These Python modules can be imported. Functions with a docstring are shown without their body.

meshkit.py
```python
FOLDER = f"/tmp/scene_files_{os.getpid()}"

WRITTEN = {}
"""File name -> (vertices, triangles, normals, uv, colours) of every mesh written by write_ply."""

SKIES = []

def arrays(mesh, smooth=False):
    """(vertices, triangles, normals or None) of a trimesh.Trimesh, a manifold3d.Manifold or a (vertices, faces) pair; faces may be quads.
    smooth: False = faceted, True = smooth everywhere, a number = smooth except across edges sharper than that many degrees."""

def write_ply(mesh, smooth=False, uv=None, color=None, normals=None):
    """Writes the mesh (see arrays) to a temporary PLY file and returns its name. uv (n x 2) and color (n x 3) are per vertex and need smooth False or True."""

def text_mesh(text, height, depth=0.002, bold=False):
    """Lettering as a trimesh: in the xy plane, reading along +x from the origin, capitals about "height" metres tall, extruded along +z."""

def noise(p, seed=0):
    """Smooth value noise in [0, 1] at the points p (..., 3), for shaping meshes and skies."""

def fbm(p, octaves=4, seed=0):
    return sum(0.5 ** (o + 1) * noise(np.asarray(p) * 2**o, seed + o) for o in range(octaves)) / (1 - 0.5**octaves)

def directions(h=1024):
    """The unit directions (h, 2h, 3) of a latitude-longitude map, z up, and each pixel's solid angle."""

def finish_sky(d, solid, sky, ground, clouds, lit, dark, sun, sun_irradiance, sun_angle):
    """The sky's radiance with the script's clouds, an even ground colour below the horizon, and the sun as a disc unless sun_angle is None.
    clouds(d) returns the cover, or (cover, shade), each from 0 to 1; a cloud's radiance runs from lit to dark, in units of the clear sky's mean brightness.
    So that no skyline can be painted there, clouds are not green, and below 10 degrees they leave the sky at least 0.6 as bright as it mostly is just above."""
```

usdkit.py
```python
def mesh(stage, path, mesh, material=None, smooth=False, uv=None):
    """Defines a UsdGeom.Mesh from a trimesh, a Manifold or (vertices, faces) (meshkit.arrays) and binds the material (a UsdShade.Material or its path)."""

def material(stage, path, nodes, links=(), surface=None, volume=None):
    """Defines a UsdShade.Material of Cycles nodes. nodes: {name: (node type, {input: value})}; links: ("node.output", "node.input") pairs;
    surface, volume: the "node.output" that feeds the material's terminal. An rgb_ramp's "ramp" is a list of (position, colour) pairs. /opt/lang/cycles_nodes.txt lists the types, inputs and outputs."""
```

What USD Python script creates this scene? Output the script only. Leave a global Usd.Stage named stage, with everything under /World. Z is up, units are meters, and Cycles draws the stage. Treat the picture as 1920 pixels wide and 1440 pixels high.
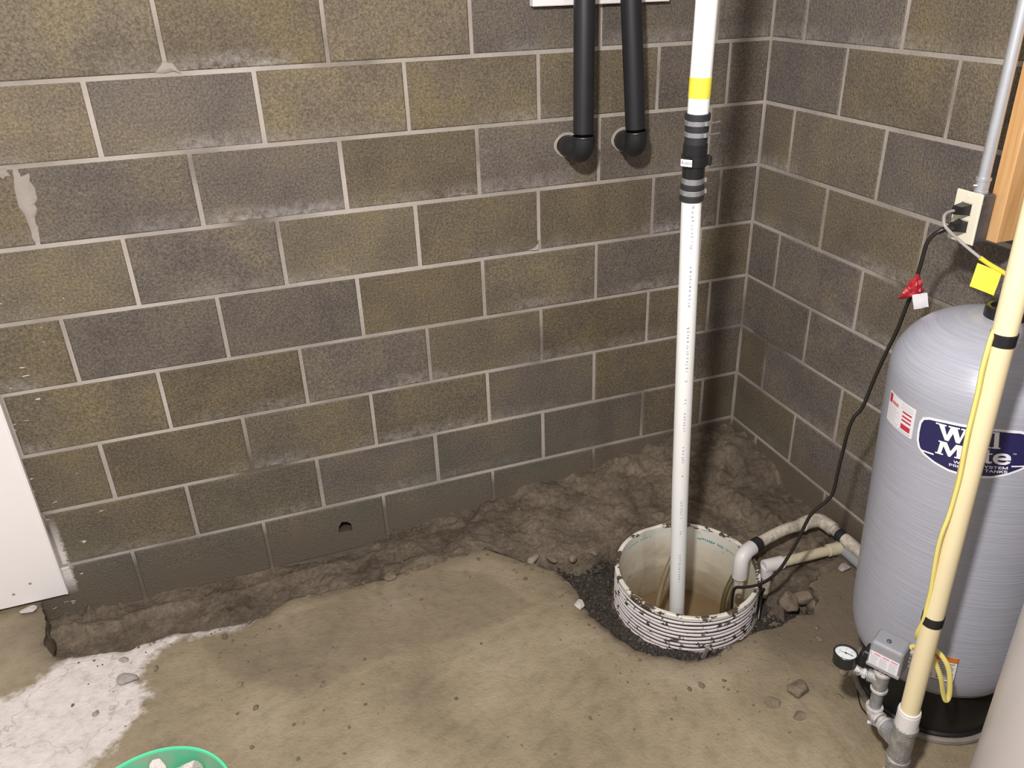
import math, random
import numpy as np, trimesh, usdkit, meshkit
import manifold3d as m3
from shapely.geometry import Polygon, Point, box as sbox
from shapely.ops import unary_union
from pxr import Usd, UsdGeom, UsdLux, UsdShade, Gf, Sdf, Vt

random.seed(7)
RNG = np.random.default_rng(7)
stage = Usd.Stage.CreateInMemory()
UsdGeom.SetStageUpAxis(stage, 'Z'); UsdGeom.SetStageMetersPerUnit(stage, 1.0)
UsdGeom.Xform.Define(stage, '/World'); UsdGeom.Scope.Define(stage, '/World/Looks')

# ------------------------------------------------------------------ camera, lights, exposure
CAM_POS = (-1.7371, -2.3833, 1.7489)
RIGHT, DOWN, FWD = (0.9365, -0.3498, -0.0231), (-0.1755, -0.4109, -0.8946), (0.3035, 0.8419, -0.4462)
cam = UsdGeom.Camera.Define(stage, '/World/camera')
R_, D_, F_ = (np.array(a, float) for a in (RIGHT, DOWN, FWD))
F_ /= np.linalg.norm(F_); R_ -= F_ * (R_ @ F_); R_ /= np.linalg.norm(R_); D_ = np.cross(F_, R_)
M = Gf.Matrix4d(*R_, 0, *(-D_), 0, *(-F_), 0, *CAM_POS, 1)
cam.AddTransformOp().Set(M)
cam.CreateHorizontalApertureAttr(36.0); cam.CreateVerticalApertureAttr(27.0)
cam.CreateFocalLengthAttr(36.0 * 1512.14 / 1920)
cam.CreateHorizontalApertureOffsetAttr(-0.5255); cam.CreateVerticalApertureOffsetAttr(-0.4363)
cam.CreateClippingRangeAttr((0.05, 100.0))
cam.CreateExposureAttr(0.29)

def lamp(name, pos, radius, power, color):
    l = UsdLux.SphereLight.Define(stage, '/World/' + name)
    l.AddTranslateOp().Set(Gf.Vec3d(*pos)); l.CreateRadiusAttr(radius)
    l.CreateIntensityAttr(power); l.CreateColorAttr(Gf.Vec3f(*color)); l.CreateNormalizeAttr(True)
    p = l.GetPrim(); p.SetCustomDataByKey('kind', 'structure')
lamp('ceiling_lamp', (-1.92, -2.22, 2.42), 0.06, 66.0, (1.0, 0.965, 0.935))
lamp('ceiling_lamp_001', (-1.2, -4.2, 2.4), 0.06, 14.0, (1.0, 0.965, 0.94))
dome = UsdLux.DomeLight.Define(stage, '/World/room_fill')
dome.CreateIntensityAttr(0.125); dome.CreateColorAttr(Gf.Vec3f(1.0, 0.97, 0.95))

# ------------------------------------------------------------------ helpers
COUNT = {}
def numbered(path):
    k = COUNT.get(path, 0); COUNT[path] = k + 1
    return path if k == 0 else '%s_%03d' % (path, k)
def tag(p, label=None, cat=None, group=None, kind=None):
    for k, v in (('label', label), ('category', cat), ('group', group), ('kind', kind)):
        if v: p.SetCustomDataByKey(k, v)
    return p
def thing(name, label=None, cat=None, group=None, kind=None, loc=None):
    x = UsdGeom.Xform.Define(stage, numbered('/World/' + name))
    if loc is not None: x.AddTranslateOp().Set(Gf.Vec3d(*map(float, loc)))
    return tag(x.GetPrim(), label, cat, group, kind)
def obj(name, mesh, m, parent=None, smooth=30, loc=None):
    path = numbered((str(parent.GetPath()) if parent else '/World') + '/' + name)
    if loc is not None: mesh = shifted(mesh, -np.asarray(loc, float))
    g = usdkit.mesh(stage, path, mesh, L[m], smooth=smooth)
    if loc is not None: g.AddTranslateOp().Set(Gf.Vec3d(*map(float, loc)))
    return g.GetPrim()
def shifted(mesh, d):
    v, f, _ = meshkit.arrays(mesh, False)
    return trimesh.Trimesh(v + d, f, process=False)
def cat_(ms): return trimesh.util.concatenate([m for m in ms])

def chamfer_box(lo, hi, c=0.003):
    lo, hi = np.array(lo, float), np.array(hi, float)
    c = min(c, 0.45 * (hi - lo).min())
    pts = []
    for k in range(3):
        for s in np.ndindex(2, 2, 2):
            q = np.where(np.array(s) == 0, lo + c, hi - c)
            q[k] = lo[k] if s[k] == 0 else hi[k]
            pts.append(q)
    return trimesh.convex.convex_hull(np.array(pts))
def tube(path, rad, n=14, cap=True, flat=1.0):
    P = np.asarray(path, float); k = len(P)
    rad = np.full(k, rad, float) if np.ndim(rad) == 0 else np.asarray(rad, float)
    T = np.gradient(P, axis=0); T /= np.linalg.norm(T, axis=1, keepdims=True) + 1e-12
    up = np.array([0, 0, 1.0]) if abs(T[0, 2]) < .9 else np.array([1.0, 0, 0])
    N = up - T[0] * (up @ T[0]); N /= np.linalg.norm(N)
    a = np.linspace(0, 2 * np.pi, n, endpoint=False); V = []
    for i in range(k):
        N = N - T[i] * (N @ T[i]); N /= np.linalg.norm(N); B = np.cross(T[i], N)
        V.append(P[i] + rad[i] * (np.cos(a)[:, None] * N + flat * np.sin(a)[:, None] * B))
    V = np.concatenate(V); F = []
    for i in range(k - 1):
        for j in range(n):
            p, q = i * n + j, i * n + (j + 1) % n
            F += [[p, q, q + n], [p, q + n, p + n]]
    if cap:
        V = np.vstack([V, P[0], P[-1]])
        for j in range(n):
            F += [[k * n, (j + 1) % n, j], [k * n + 1, (k - 1) * n + j, (k - 1) * n + (j + 1) % n]]
    return trimesh.Trimesh(V, np.array(F), process=False)
def spline(pts, n=8):
    P = np.asarray(pts, float); P = np.vstack([2 * P[0] - P[1], P, 2 * P[-1] - P[-2]]); out = []
    for i in range(1, len(P) - 2):
        for t in np.linspace(0, 1, n, endpoint=False):
            a, b, c, d = P[i - 1:i + 3]
            out.append(.5 * (2 * b + (c - a) * t + (2 * a - 5 * b + 4 * c - d) * t * t + (3 * b - a - 3 * c + d) * t ** 3))
    out.append(P[-2]); return np.array(out)
def lathe(prof, n=48, closed=False):
    """prof: (r, z) pairs from bottom to top on the outside (counter-clockwise section); closed joins last to first."""
    k = len(prof); a = np.linspace(0, 2 * np.pi, n, endpoint=False)
    V = np.array([[r * math.cos(t), r * math.sin(t), z] for r, z in prof for t in a]); F = []
    for i in range(k if closed else k - 1):
        for j in range(n):
            p, q = i * n + j, i * n + (j + 1) % n
            p2, q2 = (i + 1) % k * n + j, (i + 1) % k * n + (j + 1) % n
            F += [[p, q, q2], [p, q2, p2]]
    m = trimesh.Trimesh(V, np.array(F), process=False)
    m.merge_vertices(); m.update_faces(m.nondegenerate_faces()); return m
def aim(mesh, origin, axis):
    """moves a mesh built along +z from its origin onto a point and an axis"""
    m = mesh.copy(); m.apply_transform(trimesh.geometry.align_vectors([0, 0, 1], np.asarray(axis, float) / np.linalg.norm(axis)))
    m.apply_translation(origin); return m
def rod(a, b, r, n=16):
    a, b = np.array(a, float), np.array(b, float); c = min(r * .12, .0015)
    Ln = np.linalg.norm(b - a)
    return aim(lathe([(0, 0), (r - c, 0), (r, c), (r, Ln - c), (r - c, Ln), (0, Ln)], n), a, b - a)
def rock(size, seed, squash=(1, .8, .6), n=1, sharp=False):
    m = trimesh.creation.icosphere(subdivisions=n, radius=1.0); g = np.random.default_rng(seed)
    v = m.vertices.copy()
    for _ in range(16 if sharp else 9):
        d = g.normal(size=3); d /= np.linalg.norm(d); h = g.uniform(.38, .66) if sharp else g.uniform(.45, .85)
        o = v @ d - h; v -= np.maximum(o, 0)[:, None] * d
    if sharp: v *= 1.3
    v *= 1 + .12 * (meshkit.noise(v * 2.3 + seed * 3.1) - .5)[:, None]
    v = v * np.array(squash) * size
    c, s = math.cos(seed * 1.7), math.sin(seed * 1.7)
    v = v @ np.array([[c, s, 0], [-s, c, 0], [0, 0, 1]])
    return trimesh.Trimesh(v, m.faces, process=False)

# ------------------------------------------------------------------ materials
L = {}
def add(name, nodes, links, surface='p.BSDF'):
    L[name] = usdkit.material(stage, '/World/Looks/' + name, nodes, links, surface=surface)
def plain(name, col, rough=.5, metal=0., spec=.5, var=.0, scale=30., dirt=None, bump=0., dscale=12., dcut=(.5, .62), coat=0.):
    """one colour with a little variation, optional dirt patches and fine relief"""
    nd = {'g': ('geometry', {}), 'p': ('principled_bsdf', {'roughness': rough, 'metallic': metal, 'specular_ior_level': spec, 'coat_weight': coat, 'base_color': col})}
    lk = []; out = None
    if var or dirt:
        nd['n'] = ('noise_texture', {'scale': scale, 'detail': 4.0, 'roughness': .6}); lk.append(('g.position', 'n.vector'))
        c = np.array(col)
        nd['r'] = ('rgb_ramp', {'ramp': [(.25, tuple(c * (1 - var))), (.75, tuple(np.minimum(c * (1 + var), 1)))]}); lk.append(('n.fac', 'r.fac')); out = 'r.color'
    if dirt:
        nd['n2'] = ('noise_texture', {'scale': dscale, 'detail': 6.0, 'roughness': .65}); lk.append(('g.position', 'n2.vector'))
        nd['mr'] = ('map_range', {'from_min': dcut[0], 'from_max': dcut[1], 'clamp': True}); lk.append(('n2.fac', 'mr.value'))
        nd['mx'] = ('mix_color', {'b': dirt}); lk += [('mr.result', 'mx.fac'), (out, 'mx.a')]; out = 'mx.result'
    if out: lk.append((out, 'p.base_color'))
    if bump:
        nd['nb'] = ('noise_texture', {'scale': scale * 6, 'detail': 3.0}); lk.append(('g.position', 'nb.vector'))
        nd['b'] = ('bump', {'distance': bump, 'strength': .8}); lk += [('nb.fac', 'b.height'), ('b.normal', 'p.normal')]
    add(name, nd, lk)

MUD = (.150, .118, .088)
# concrete masonry: tone per block (primvar), aggregate speckle, pale salts low on a course, mud at the foot, paint specks by the board
add('masonry', {
    'g': ('geometry', {}), 'at': ('attribute', {'attribute': 'tone'}), 'xyz': ('separate_xyz', {}),
    'nf': ('noise_texture', {'scale': 150.0, 'detail': 4.0, 'roughness': .75}),
    'nm': ('noise_texture', {'scale': 5.5, 'detail': 3.0, 'roughness': .55}),
    'rf': ('rgb_ramp', {'ramp': [(.3, (.50, .50, .50)), (.5, (1, 1, 1)), (.7, (1.6, 1.57, 1.52))]}),
    'rm': ('rgb_ramp', {'ramp': [(.28, (.80, .79, .86)), (.5, (1.0, 1.0, 1.0)), (.68, (1.17, 1.15, 1.0))]}),
    'm1': ('mix_color', {'blend_type': 'multiply', 'fac': 1.0, 'use_clamp': False}), 'm2': ('mix_color', {'blend_type': 'multiply', 'fac': 1.0, 'use_clamp': False}),
    'zf': ('math', {'math_type': 'multiply_add', 'value2': 1 / .2032, 'value3': -.111 / .2032 + 10}), 'zfr': ('math', {'math_type': 'fraction'}),
    'zm': ('map_range', {'from_min': .26, 'from_max': .02, 'to_min': 0.0, 'to_max': 1.0, 'clamp': True}),
    'ne': ('noise_texture', {'scale': 2.1, 'detail': 2.0}), 'nee': ('noise_texture', {'scale': 38.0, 'detail': 5.0, 'roughness': .7}),
    'em': ('map_range', {'from_min': .44, 'from_max': .62, 'clamp': True}), 'em2': ('map_range', {'from_min': .38, 'from_max': .66, 'clamp': True}),
    'e1': ('math', {'math_type': 'multiply'}), 'e2': ('math', {'math_type': 'multiply'}), 'e3': ('math', {'math_type': 'multiply', 'value2': .7}), 'ez': ('map_range', {'from_min': .10, 'from_max': .14, 'clamp': True}), 'e4': ('math', {'math_type': 'multiply'}),
    'me': ('mix_color', {'b': (.47, .44, .43)}),
    # mud splashed on the foot of the wall
    'xm': ('map_range', {'from_min': -1.0, 'from_max': -.15, 'to_min': -.01, 'to_max': .10, 'clamp': True}),
    'nz': ('noise_texture', {'scale': 9.0, 'detail': 4.0}), 'nz2': ('math', {'math_type': 'multiply_add', 'value2': .30, 'value3': -.15}),
    'zz': ('math', {'math_type': 'subtract'}), 'zz2': ('math', {'math_type': 'add'}),
    'mm': ('map_range', {'from_min': .11, 'from_max': -.02, 'to_min': 0.0, 'to_max': .85, 'clamp': True}),
    'md': ('mix_color', {'b': MUD}),
    # damp green bloom low on the wall
    'gm': ('map_range', {'from_min': .42, 'from_max': .05, 'to_min': 0.0, 'to_max': .55, 'clamp': True}), 'ng': ('noise_texture', {'scale': 3.1, 'detail': 3.0}),
    'gn': ('map_range', {'from_min': .42, 'from_max': .62, 'clamp': True}), 'g2': ('math', {'math_type': 'multiply'}),
    'mg': ('mix_color', {'b': (.125, .128, .095)}),
    # white paint by the board
    'mp': ('mapping', {'scale': (26.0, 26.0, 95.0)}), 'np': ('noise_texture', {'scale': 1.0, 'detail': 2.0}),
    'px': ('map_range', {'from_min': -2.0, 'from_max': -2.46, 'to_min': .84, 'to_max': .66, 'clamp': True}),
    'pgt': ('math', {'math_type': 'greater_than'}),
    'pe': ('map_range', {'from_min': -2.385, 'from_max': -2.44, 'to_min': -.35, 'to_max': .9, 'clamp': True}),
    'ps': ('math', {'math_type': 'add'}), 'pzz': ('map_range', {'from_min': .0, 'from_max': .07, 'clamp': True}), 'pq2': ('math', {'math_type': 'multiply'}), 'pt': ('map_range', {'from_min': .82, 'from_max': 1.02, 'clamp': True}),
    'nps': ('noise_texture', {'scale': 60.0, 'detail': 5.0, 'roughness': .8}),
    'pz': ('map_range', {'from_min': .30, 'from_max': .16, 'clamp': True}), 'pq': ('math', {'math_type': 'multiply'}), 'pm': ('math', {'math_type': 'maximum'}),
    'mw': ('mix_color', {'b': (.70, .66, .63)}),
    'v': ('voronoi_texture', {'scale': 170.0}), 'bb': ('bump', {'distance': .0035, 'strength': .75}), 'hs': ('math', {'math_type': 'multiply_add', 'value2': .5}),
    'p': ('principled_bsdf', {'roughness': .9, 'specular_ior_level': .25})},
    [('g.position', 'nf.vector'), ('g.position', 'nm.vector'), ('nf.fac', 'rf.fac'), ('nm.fac', 'rm.fac'), ('at.color', 'm1.a'), ('rf.color', 'm1.b'),
     ('m1.result', 'm2.a'), ('rm.color', 'm2.b'), ('g.position', 'xyz.vector'), ('xyz.z', 'zf.value1'), ('zf.value', 'zfr.value1'), ('zfr.value', 'zm.value'),
     ('g.position', 'ne.vector'), ('g.position', 'nee.vector'), ('ne.fac', 'em.value'), ('nee.fac', 'em2.value'), ('em.result', 'e1.value1'), ('zm.result', 'e1.value2'),
     ('e1.value', 'e2.value1'), ('em2.result', 'e2.value2'), ('e2.value', 'e3.value1'), ('xyz.z', 'ez.value'), ('e3.value', 'e4.value1'), ('ez.result', 'e4.value2'), ('e4.value', 'me.fac'), ('m2.result', 'me.a'),
     ('xyz.z', 'gm.value'), ('g.position', 'ng.vector'), ('ng.fac', 'gn.value'), ('gm.result', 'g2.value1'), ('gn.result', 'g2.value2'), ('g2.value', 'mg.fac'), ('me.result', 'mg.a'),
     ('xyz.x', 'xm.value'), ('g.position', 'nz.vector'), ('nz.fac', 'nz2.value1'), ('xyz.z', 'zz.value1'), ('xm.result', 'zz.value2'), ('zz.value', 'zz2.value1'), ('nz2.value', 'zz2.value2'),
     ('zz2.value', 'mm.value'), ('mm.result', 'md.fac'), ('mg.result', 'md.a'),
     ('g.position', 'mp.vector'), ('mp.vector', 'np.vector'), ('xyz.x', 'px.value'), ('np.fac', 'pgt.value1'), ('px.result', 'pgt.value2'),
     ('xyz.x', 'pe.value'), ('g.position', 'nps.vector'), ('pe.result', 'ps.value1'), ('nps.fac', 'ps.value2'), ('ps.value', 'pt.value'),
     ('xyz.z', 'pz.value'), ('xyz.z', 'pzz.value'), ('pt.result', 'pq2.value1'), ('pzz.result', 'pq2.value2'), ('pq2.value', 'pq.value1'), ('pz.result', 'pq.value2'), ('pq.value', 'pm.value1'), ('pgt.value', 'pm.value2'), ('pm.value', 'mw.fac'), ('md.result', 'mw.a'),
     ('mw.result', 'p.base_color'), ('g.position', 'v.vector'), ('v.distance', 'hs.value1'), ('nf.fac', 'hs.value3'), ('hs.value', 'bb.height'), ('bb.normal', 'p.normal')])
add('mortar', {
    'g': ('geometry', {}), 'n': ('noise_texture', {'scale': 2.6, 'detail': 3.0}), 'r': ('rgb_ramp', {'ramp': [(.31, (.14, .118, .098)), (.42, (.32, .28, .245)), (.56, (.43, .38, .34)), (.75, (.52, .46, .42))]}),
    'n2': ('noise_texture', {'scale': 90.0, 'detail': 4.0}), 'b': ('bump', {'distance': .003, 'strength': .8}),
    'xyz': ('separate_xyz', {}), 'zm': ('map_range', {'from_min': .105, 'from_max': .05, 'to_max': .85, 'clamp': True}), 'mx': ('mix_color', {'b': (.120, .096, .072)}),
    'p': ('principled_bsdf', {'roughness': .92, 'specular_ior_level': .2})},
    [('g.position', 'n.vector'), ('n.fac', 'r.fac'), ('g.position', 'xyz.vector'), ('xyz.z', 'zm.value'), ('zm.result', 'mx.fac'), ('r.color', 'mx.a'), ('mx.result', 'p.base_color'),
     ('g.position', 'n2.vector'), ('n2.fac', 'b.height'), ('b.normal', 'p.normal')])
# slab: mud film over concrete, bare dry concrete where the primvar "dry" (metres inside the dry patch) is positive
add('slab', {
    'g': ('geometry', {}), 'at': ('attribute', {'attribute': 'dry'}),
    'n1': ('noise_texture', {'scale': 3.2, 'detail': 5.0, 'roughness': .6}), 'rm': ('rgb_ramp', {'ramp': [(.3, (.215, .170, .115)), (.46, (.295, .238, .158)), (.55, (.325, .262, .176)), (.72, (.40, .33, .24))]}),
    'n2': ('noise_texture', {'scale': 26.0, 'detail': 6.0, 'roughness': .7}), 'rm2': ('rgb_ramp', {'ramp': [(.3, (.80, .80, .78)), (.5, (1, 1, 1)), (.75, (1.10, 1.09, 1.08))]}),
    'mu': ('mix_color', {'blend_type': 'multiply', 'fac': 1.0, 'use_clamp': False}),
    'rd': ('rgb_ramp', {'ramp': [(.3, (.54, .48, .45)), (.5, (.70, .63, .60)), (.7, (.78, .71, .68))]}),
    'nc': ('noise_texture', {'scale': 2.4, 'detail': 5.0, 'roughness': .62}), 'cs': ('math', {'math_type': 'subtract', 'value2': .5}), 'ca': ('math', {'math_type': 'absolute'}),
    'cm': ('map_range', {'from_min': .006, 'from_max': .0, 'to_max': .55, 'clamp': True}), 'cx': ('mix_color', {'b': (.30, .25, .22)}),
    'nw': ('math', {'math_type': 'multiply_add', 'value2': .09, 'value3': -.045}), 'nw2': ('math', {'math_type': 'multiply_add', 'value2': .16, 'value3': -.08}), 'ds': ('math', {'math_type': 'add'}), 'ds2': ('math', {'math_type': 'add'}),
    'dm': ('map_range', {'from_min': -.012, 'from_max': .018, 'clamp': True}), 'mx': ('mix_color', {}),
    # broken edges and undersides are raw dark concrete with mud
    'xyz': ('separate_xyz', {}), 'zm': ('map_range', {'from_min': -.006, 'from_max': -.035, 'clamp': True}), 'me': ('mix_color', {'b': (.150, .118, .090)}),
    'nb': ('noise_texture', {'scale': 120.0, 'detail': 4.0}), 'hb': ('math', {'math_type': 'multiply_add', 'value2': .35}), 'b': ('bump', {'distance': .010, 'strength': .55}),
    'rr': ('map_range', {'to_min': .48, 'to_max': .9}), 'am': ('attribute', {'attribute': 'mud'}), 'ms': ('math', {'math_type': 'multiply_add', 'value2': .9}), 'mst': ('map_range', {'from_min': .62, 'from_max': 1.05, 'to_max': .85, 'clamp': True}), 'mxm': ('mix_color', {'b': (.165, .130, .094)}),
    'p': ('principled_bsdf', {'specular_ior_level': .35})},
    [('g.position', 'n1.vector'), ('n1.fac', 'rm.fac'), ('g.position', 'n2.vector'), ('n2.fac', 'rm2.fac'), ('rm.color', 'mu.a'), ('rm2.color', 'mu.b'), ('n2.fac', 'rd.fac'),
     ('g.position', 'nc.vector'), ('nc.fac', 'cs.value1'), ('cs.value', 'ca.value1'), ('ca.value', 'cm.value'), ('cm.result', 'cx.fac'), ('rd.color', 'cx.a'),
     ('n2.fac', 'nw.value1'), ('nc.fac', 'nw2.value1'), ('at.fac', 'ds.value1'), ('nw.value', 'ds.value2'), ('ds.value', 'ds2.value1'), ('nw2.value', 'ds2.value2'), ('ds2.value', 'dm.value'), ('dm.result', 'mx.fac'), ('am.fac', 'ms.value1'), ('n2.fac', 'ms.value3'), ('ms.value', 'mst.value'), ('mst.result', 'mxm.fac'), ('mu.result', 'mxm.a'), ('mxm.result', 'mx.a'), ('cx.result', 'mx.b'),
     ('g.position', 'xyz.vector'), ('xyz.z', 'zm.value'), ('zm.result', 'me.fac'), ('mx.result', 'me.a'), ('me.result', 'p.base_color'),
     ('g.position', 'nb.vector'), ('nb.fac', 'hb.value1'), ('n2.fac', 'hb.value3'), ('hb.value', 'b.height'), ('b.normal', 'p.normal'), ('dm.result', 'rr.value'), ('rr.result', 'p.roughness')])
add('soil', {
    'g': ('geometry', {}), 'n1': ('noise_texture', {'scale': 5.0, 'detail': 6.0, 'roughness': .65}),
    'r': ('rgb_ramp', {'ramp': [(.3, (.095, .072, .054)), (.45, (.170, .132, .097)), (.58, (.245, .194, .142)), (.75, (.29, .235, .18))]}),
    'n2': ('noise_texture', {'scale': 70.0, 'detail': 6.0, 'roughness': .75}), 'r2': ('rgb_ramp', {'ramp': [(.3, (.55, .55, .55)), (.5, (1, 1, 1)), (.72, (1.4, 1.38, 1.35))]}),
    'mu': ('mix_color', {'blend_type': 'multiply', 'fac': 1.0, 'use_clamp': False}), 'b': ('bump', {'distance': .012, 'strength': .8}),
    'p': ('principled_bsdf', {'roughness': .78, 'specular_ior_level': .3})},
    [('g.position', 'n1.vector'), ('n1.fac', 'r.fac'), ('g.position', 'n2.vector'), ('n2.fac', 'r2.fac'), ('r.color', 'mu.a'), ('r2.color', 'mu.b'), ('mu.result', 'p.base_color'),
     ('n2.fac', 'b.height'), ('b.normal', 'p.normal')])
add('stones', {'g': ('geometry', {}), 'r': ('rgb_ramp', {'ramp': [(0, (.052, .042, .034)), (.5, (.105, .084, .068)), (.82, (.215, .18, .15)), (1, (.50, .45, .40))]}),
    'n': ('noise_texture', {'scale': 60.0, 'detail': 4.0}), 'b': ('bump', {'distance': .004, 'strength': .6}), 'p': ('principled_bsdf', {'roughness': .55, 'specular_ior_level': .4})},
    [('g.random_per_island', 'r.fac'), ('r.color', 'p.base_color'), ('g.position', 'n.vector'), ('n.fac', 'b.height'), ('b.normal', 'p.normal')])
add('crumbs', {'g': ('geometry', {}), 'r': ('rgb_ramp', {'ramp': [(0, (.15, .115, .08)), (.8, (.25, .195, .14)), (1, (.40, .34, .28))]}), 'p': ('principled_bsdf', {'roughness': .85})},
    [('g.random_per_island', 'r.fac'), ('r.color', 'p.base_color')])
plain('muddy_rock', (.235, .182, .130), .85, var=.25, scale=40, bump=.006, dirt=(.16, .12, .085), dscale=22)
plain('pebble_dark', (.15, .115, .08), .85, var=.25, scale=60)
plain('pale_mud', (.33, .27, .21), .9, var=.25, scale=40, bump=.006)
plain('grey_rock', (.40, .36, .335), .88, var=.22, scale=45, bump=.006)
plain('pale_rock', (.62, .56, .52), .9, var=.15, scale=45, bump=.006)
plain('board_white', (.88, .83, .82), .38, spec=.4, var=.015, scale=3)
plain('pvc_white', (.93, .93, .92), .28, var=.02, scale=8)
plain('pvc_dirty', (.66, .59, .50), .45, var=.10, scale=20, dirt=(.27, .21, .15), dscale=34, dcut=(.44, .72))
plain('pvc_yellowed', (.62, .55, .39), .42, var=.06, scale=20, dirt=(.36, .28, .18), dscale=40, dcut=(.56, .64))
plain('pvc_cream', (.82, .70, .44), .36, var=.03, scale=9)
plain('adapter_white', (.74, .70, .69), .4, var=.05, scale=20)
plain('rubber', (.022, .022, .026), .5, var=.1)
plain('abs_black', (.017, .017, .020), .42, var=.1, scale=15)
plain('plastic_black', (.012, .012, .013), .32)
plain('tape_black', (.014, .014, .016), .28)
plain('steel_band', (.55, .55, .57), .32, metal=.85, var=.06, scale=60)
plain('galvanized', (.36, .36, .37), .42, metal=.6, var=.22, scale=70, dirt=(.56, .53, .50), dscale=50, dcut=(.5, .62), bump=.002)
plain('galvanized_pale', (.60, .57, .55), .55, metal=.2, var=.2, scale=60, dirt=(.30, .29, .29), dscale=45, bump=.002)
plain('emt', (.62, .63, .67), .34, metal=.6, var=.05, scale=20)
plain('box_steel', (.15, .15, .165), .42, metal=.7, var=.25, scale=40, dirt=(.5, .5, .52), dscale=30, dcut=(.62, .68))
plain('plate_ivory', (.82, .77, .62), .35)
plain('receptacle', (.70, .66, .55), .4)
plain('tan_hose', (.235, .185, .105), .4, var=.1)
plain('olive_hose', (.100, .078, .030), .35, var=.1)
plain('cord_black', (.020, .016, .014), .38)
plain('cord_grey', (.36, .33, .31), .45)
plain('yellow', (.88, .74, .07), .5)
plain('yellow_paper', (.90, .84, .08), .55)
plain('cable_yellow', (.82, .70, .22), .45, var=.04)
plain('red_foil', (.42, .025, .035), .4, var=.2, scale=60)
plain('paper', (.80, .77, .80), .6)
plain('print_grey', (.30, .30, .32), .6)
plain('pipe_print', (.40, .40, .46), .6)
plain('print_pale', (.50, .50, .54), .6)
plain('print_violet', (.42, .34, .50), .6)
plain('print_red', (.50, .035, .06), .6)
plain('print_pink', (.72, .30, .36), .6)
plain('print_orange', (.62, .19, .03), .55)
plain('print_black', (.03, .03, .03), .6)
plain('marker_blue', (.10, .33, .42), .6, var=.3, scale=60)
plain('badge_blue', (.022, .020, .090), .3)
plain('badge_white', (.86, .85, .88), .32)
plain('base_black', (.008, .008, .009), .5)
plain('base_grey', (.25, .21, .18), .7, var=.2, scale=30)
plain('grey_enamel', (.30, .30, .325), .42, var=.04, scale=60, bump=.0008)
plain('dial', (.78, .80, .82), .4)
plain('bucket_green', (.10, .62, .33), .38, var=.03)
plain('bucket_inside', (.11, .52, .30), .5, var=.05, dirt=(.36, .36, .28), dscale=9, dcut=(.46, .62))
plain('grey_shell', (.58, .53, .52), .32, var=.02, scale=4)
plain('sump_dark', (.060, .048, .040), .8, var=.3, scale=40, bump=.004)
plain('sump_rib', (.78, .71, .70), .42, var=.05, scale=30, dirt=(.07, .055, .045), dscale=30, dcut=(.565, .60))
plain('sump_rim', (.80, .76, .68), .42, var=.05, scale=30, dirt=(.10, .075, .05), dscale=21, dcut=(.50, .53))
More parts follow.
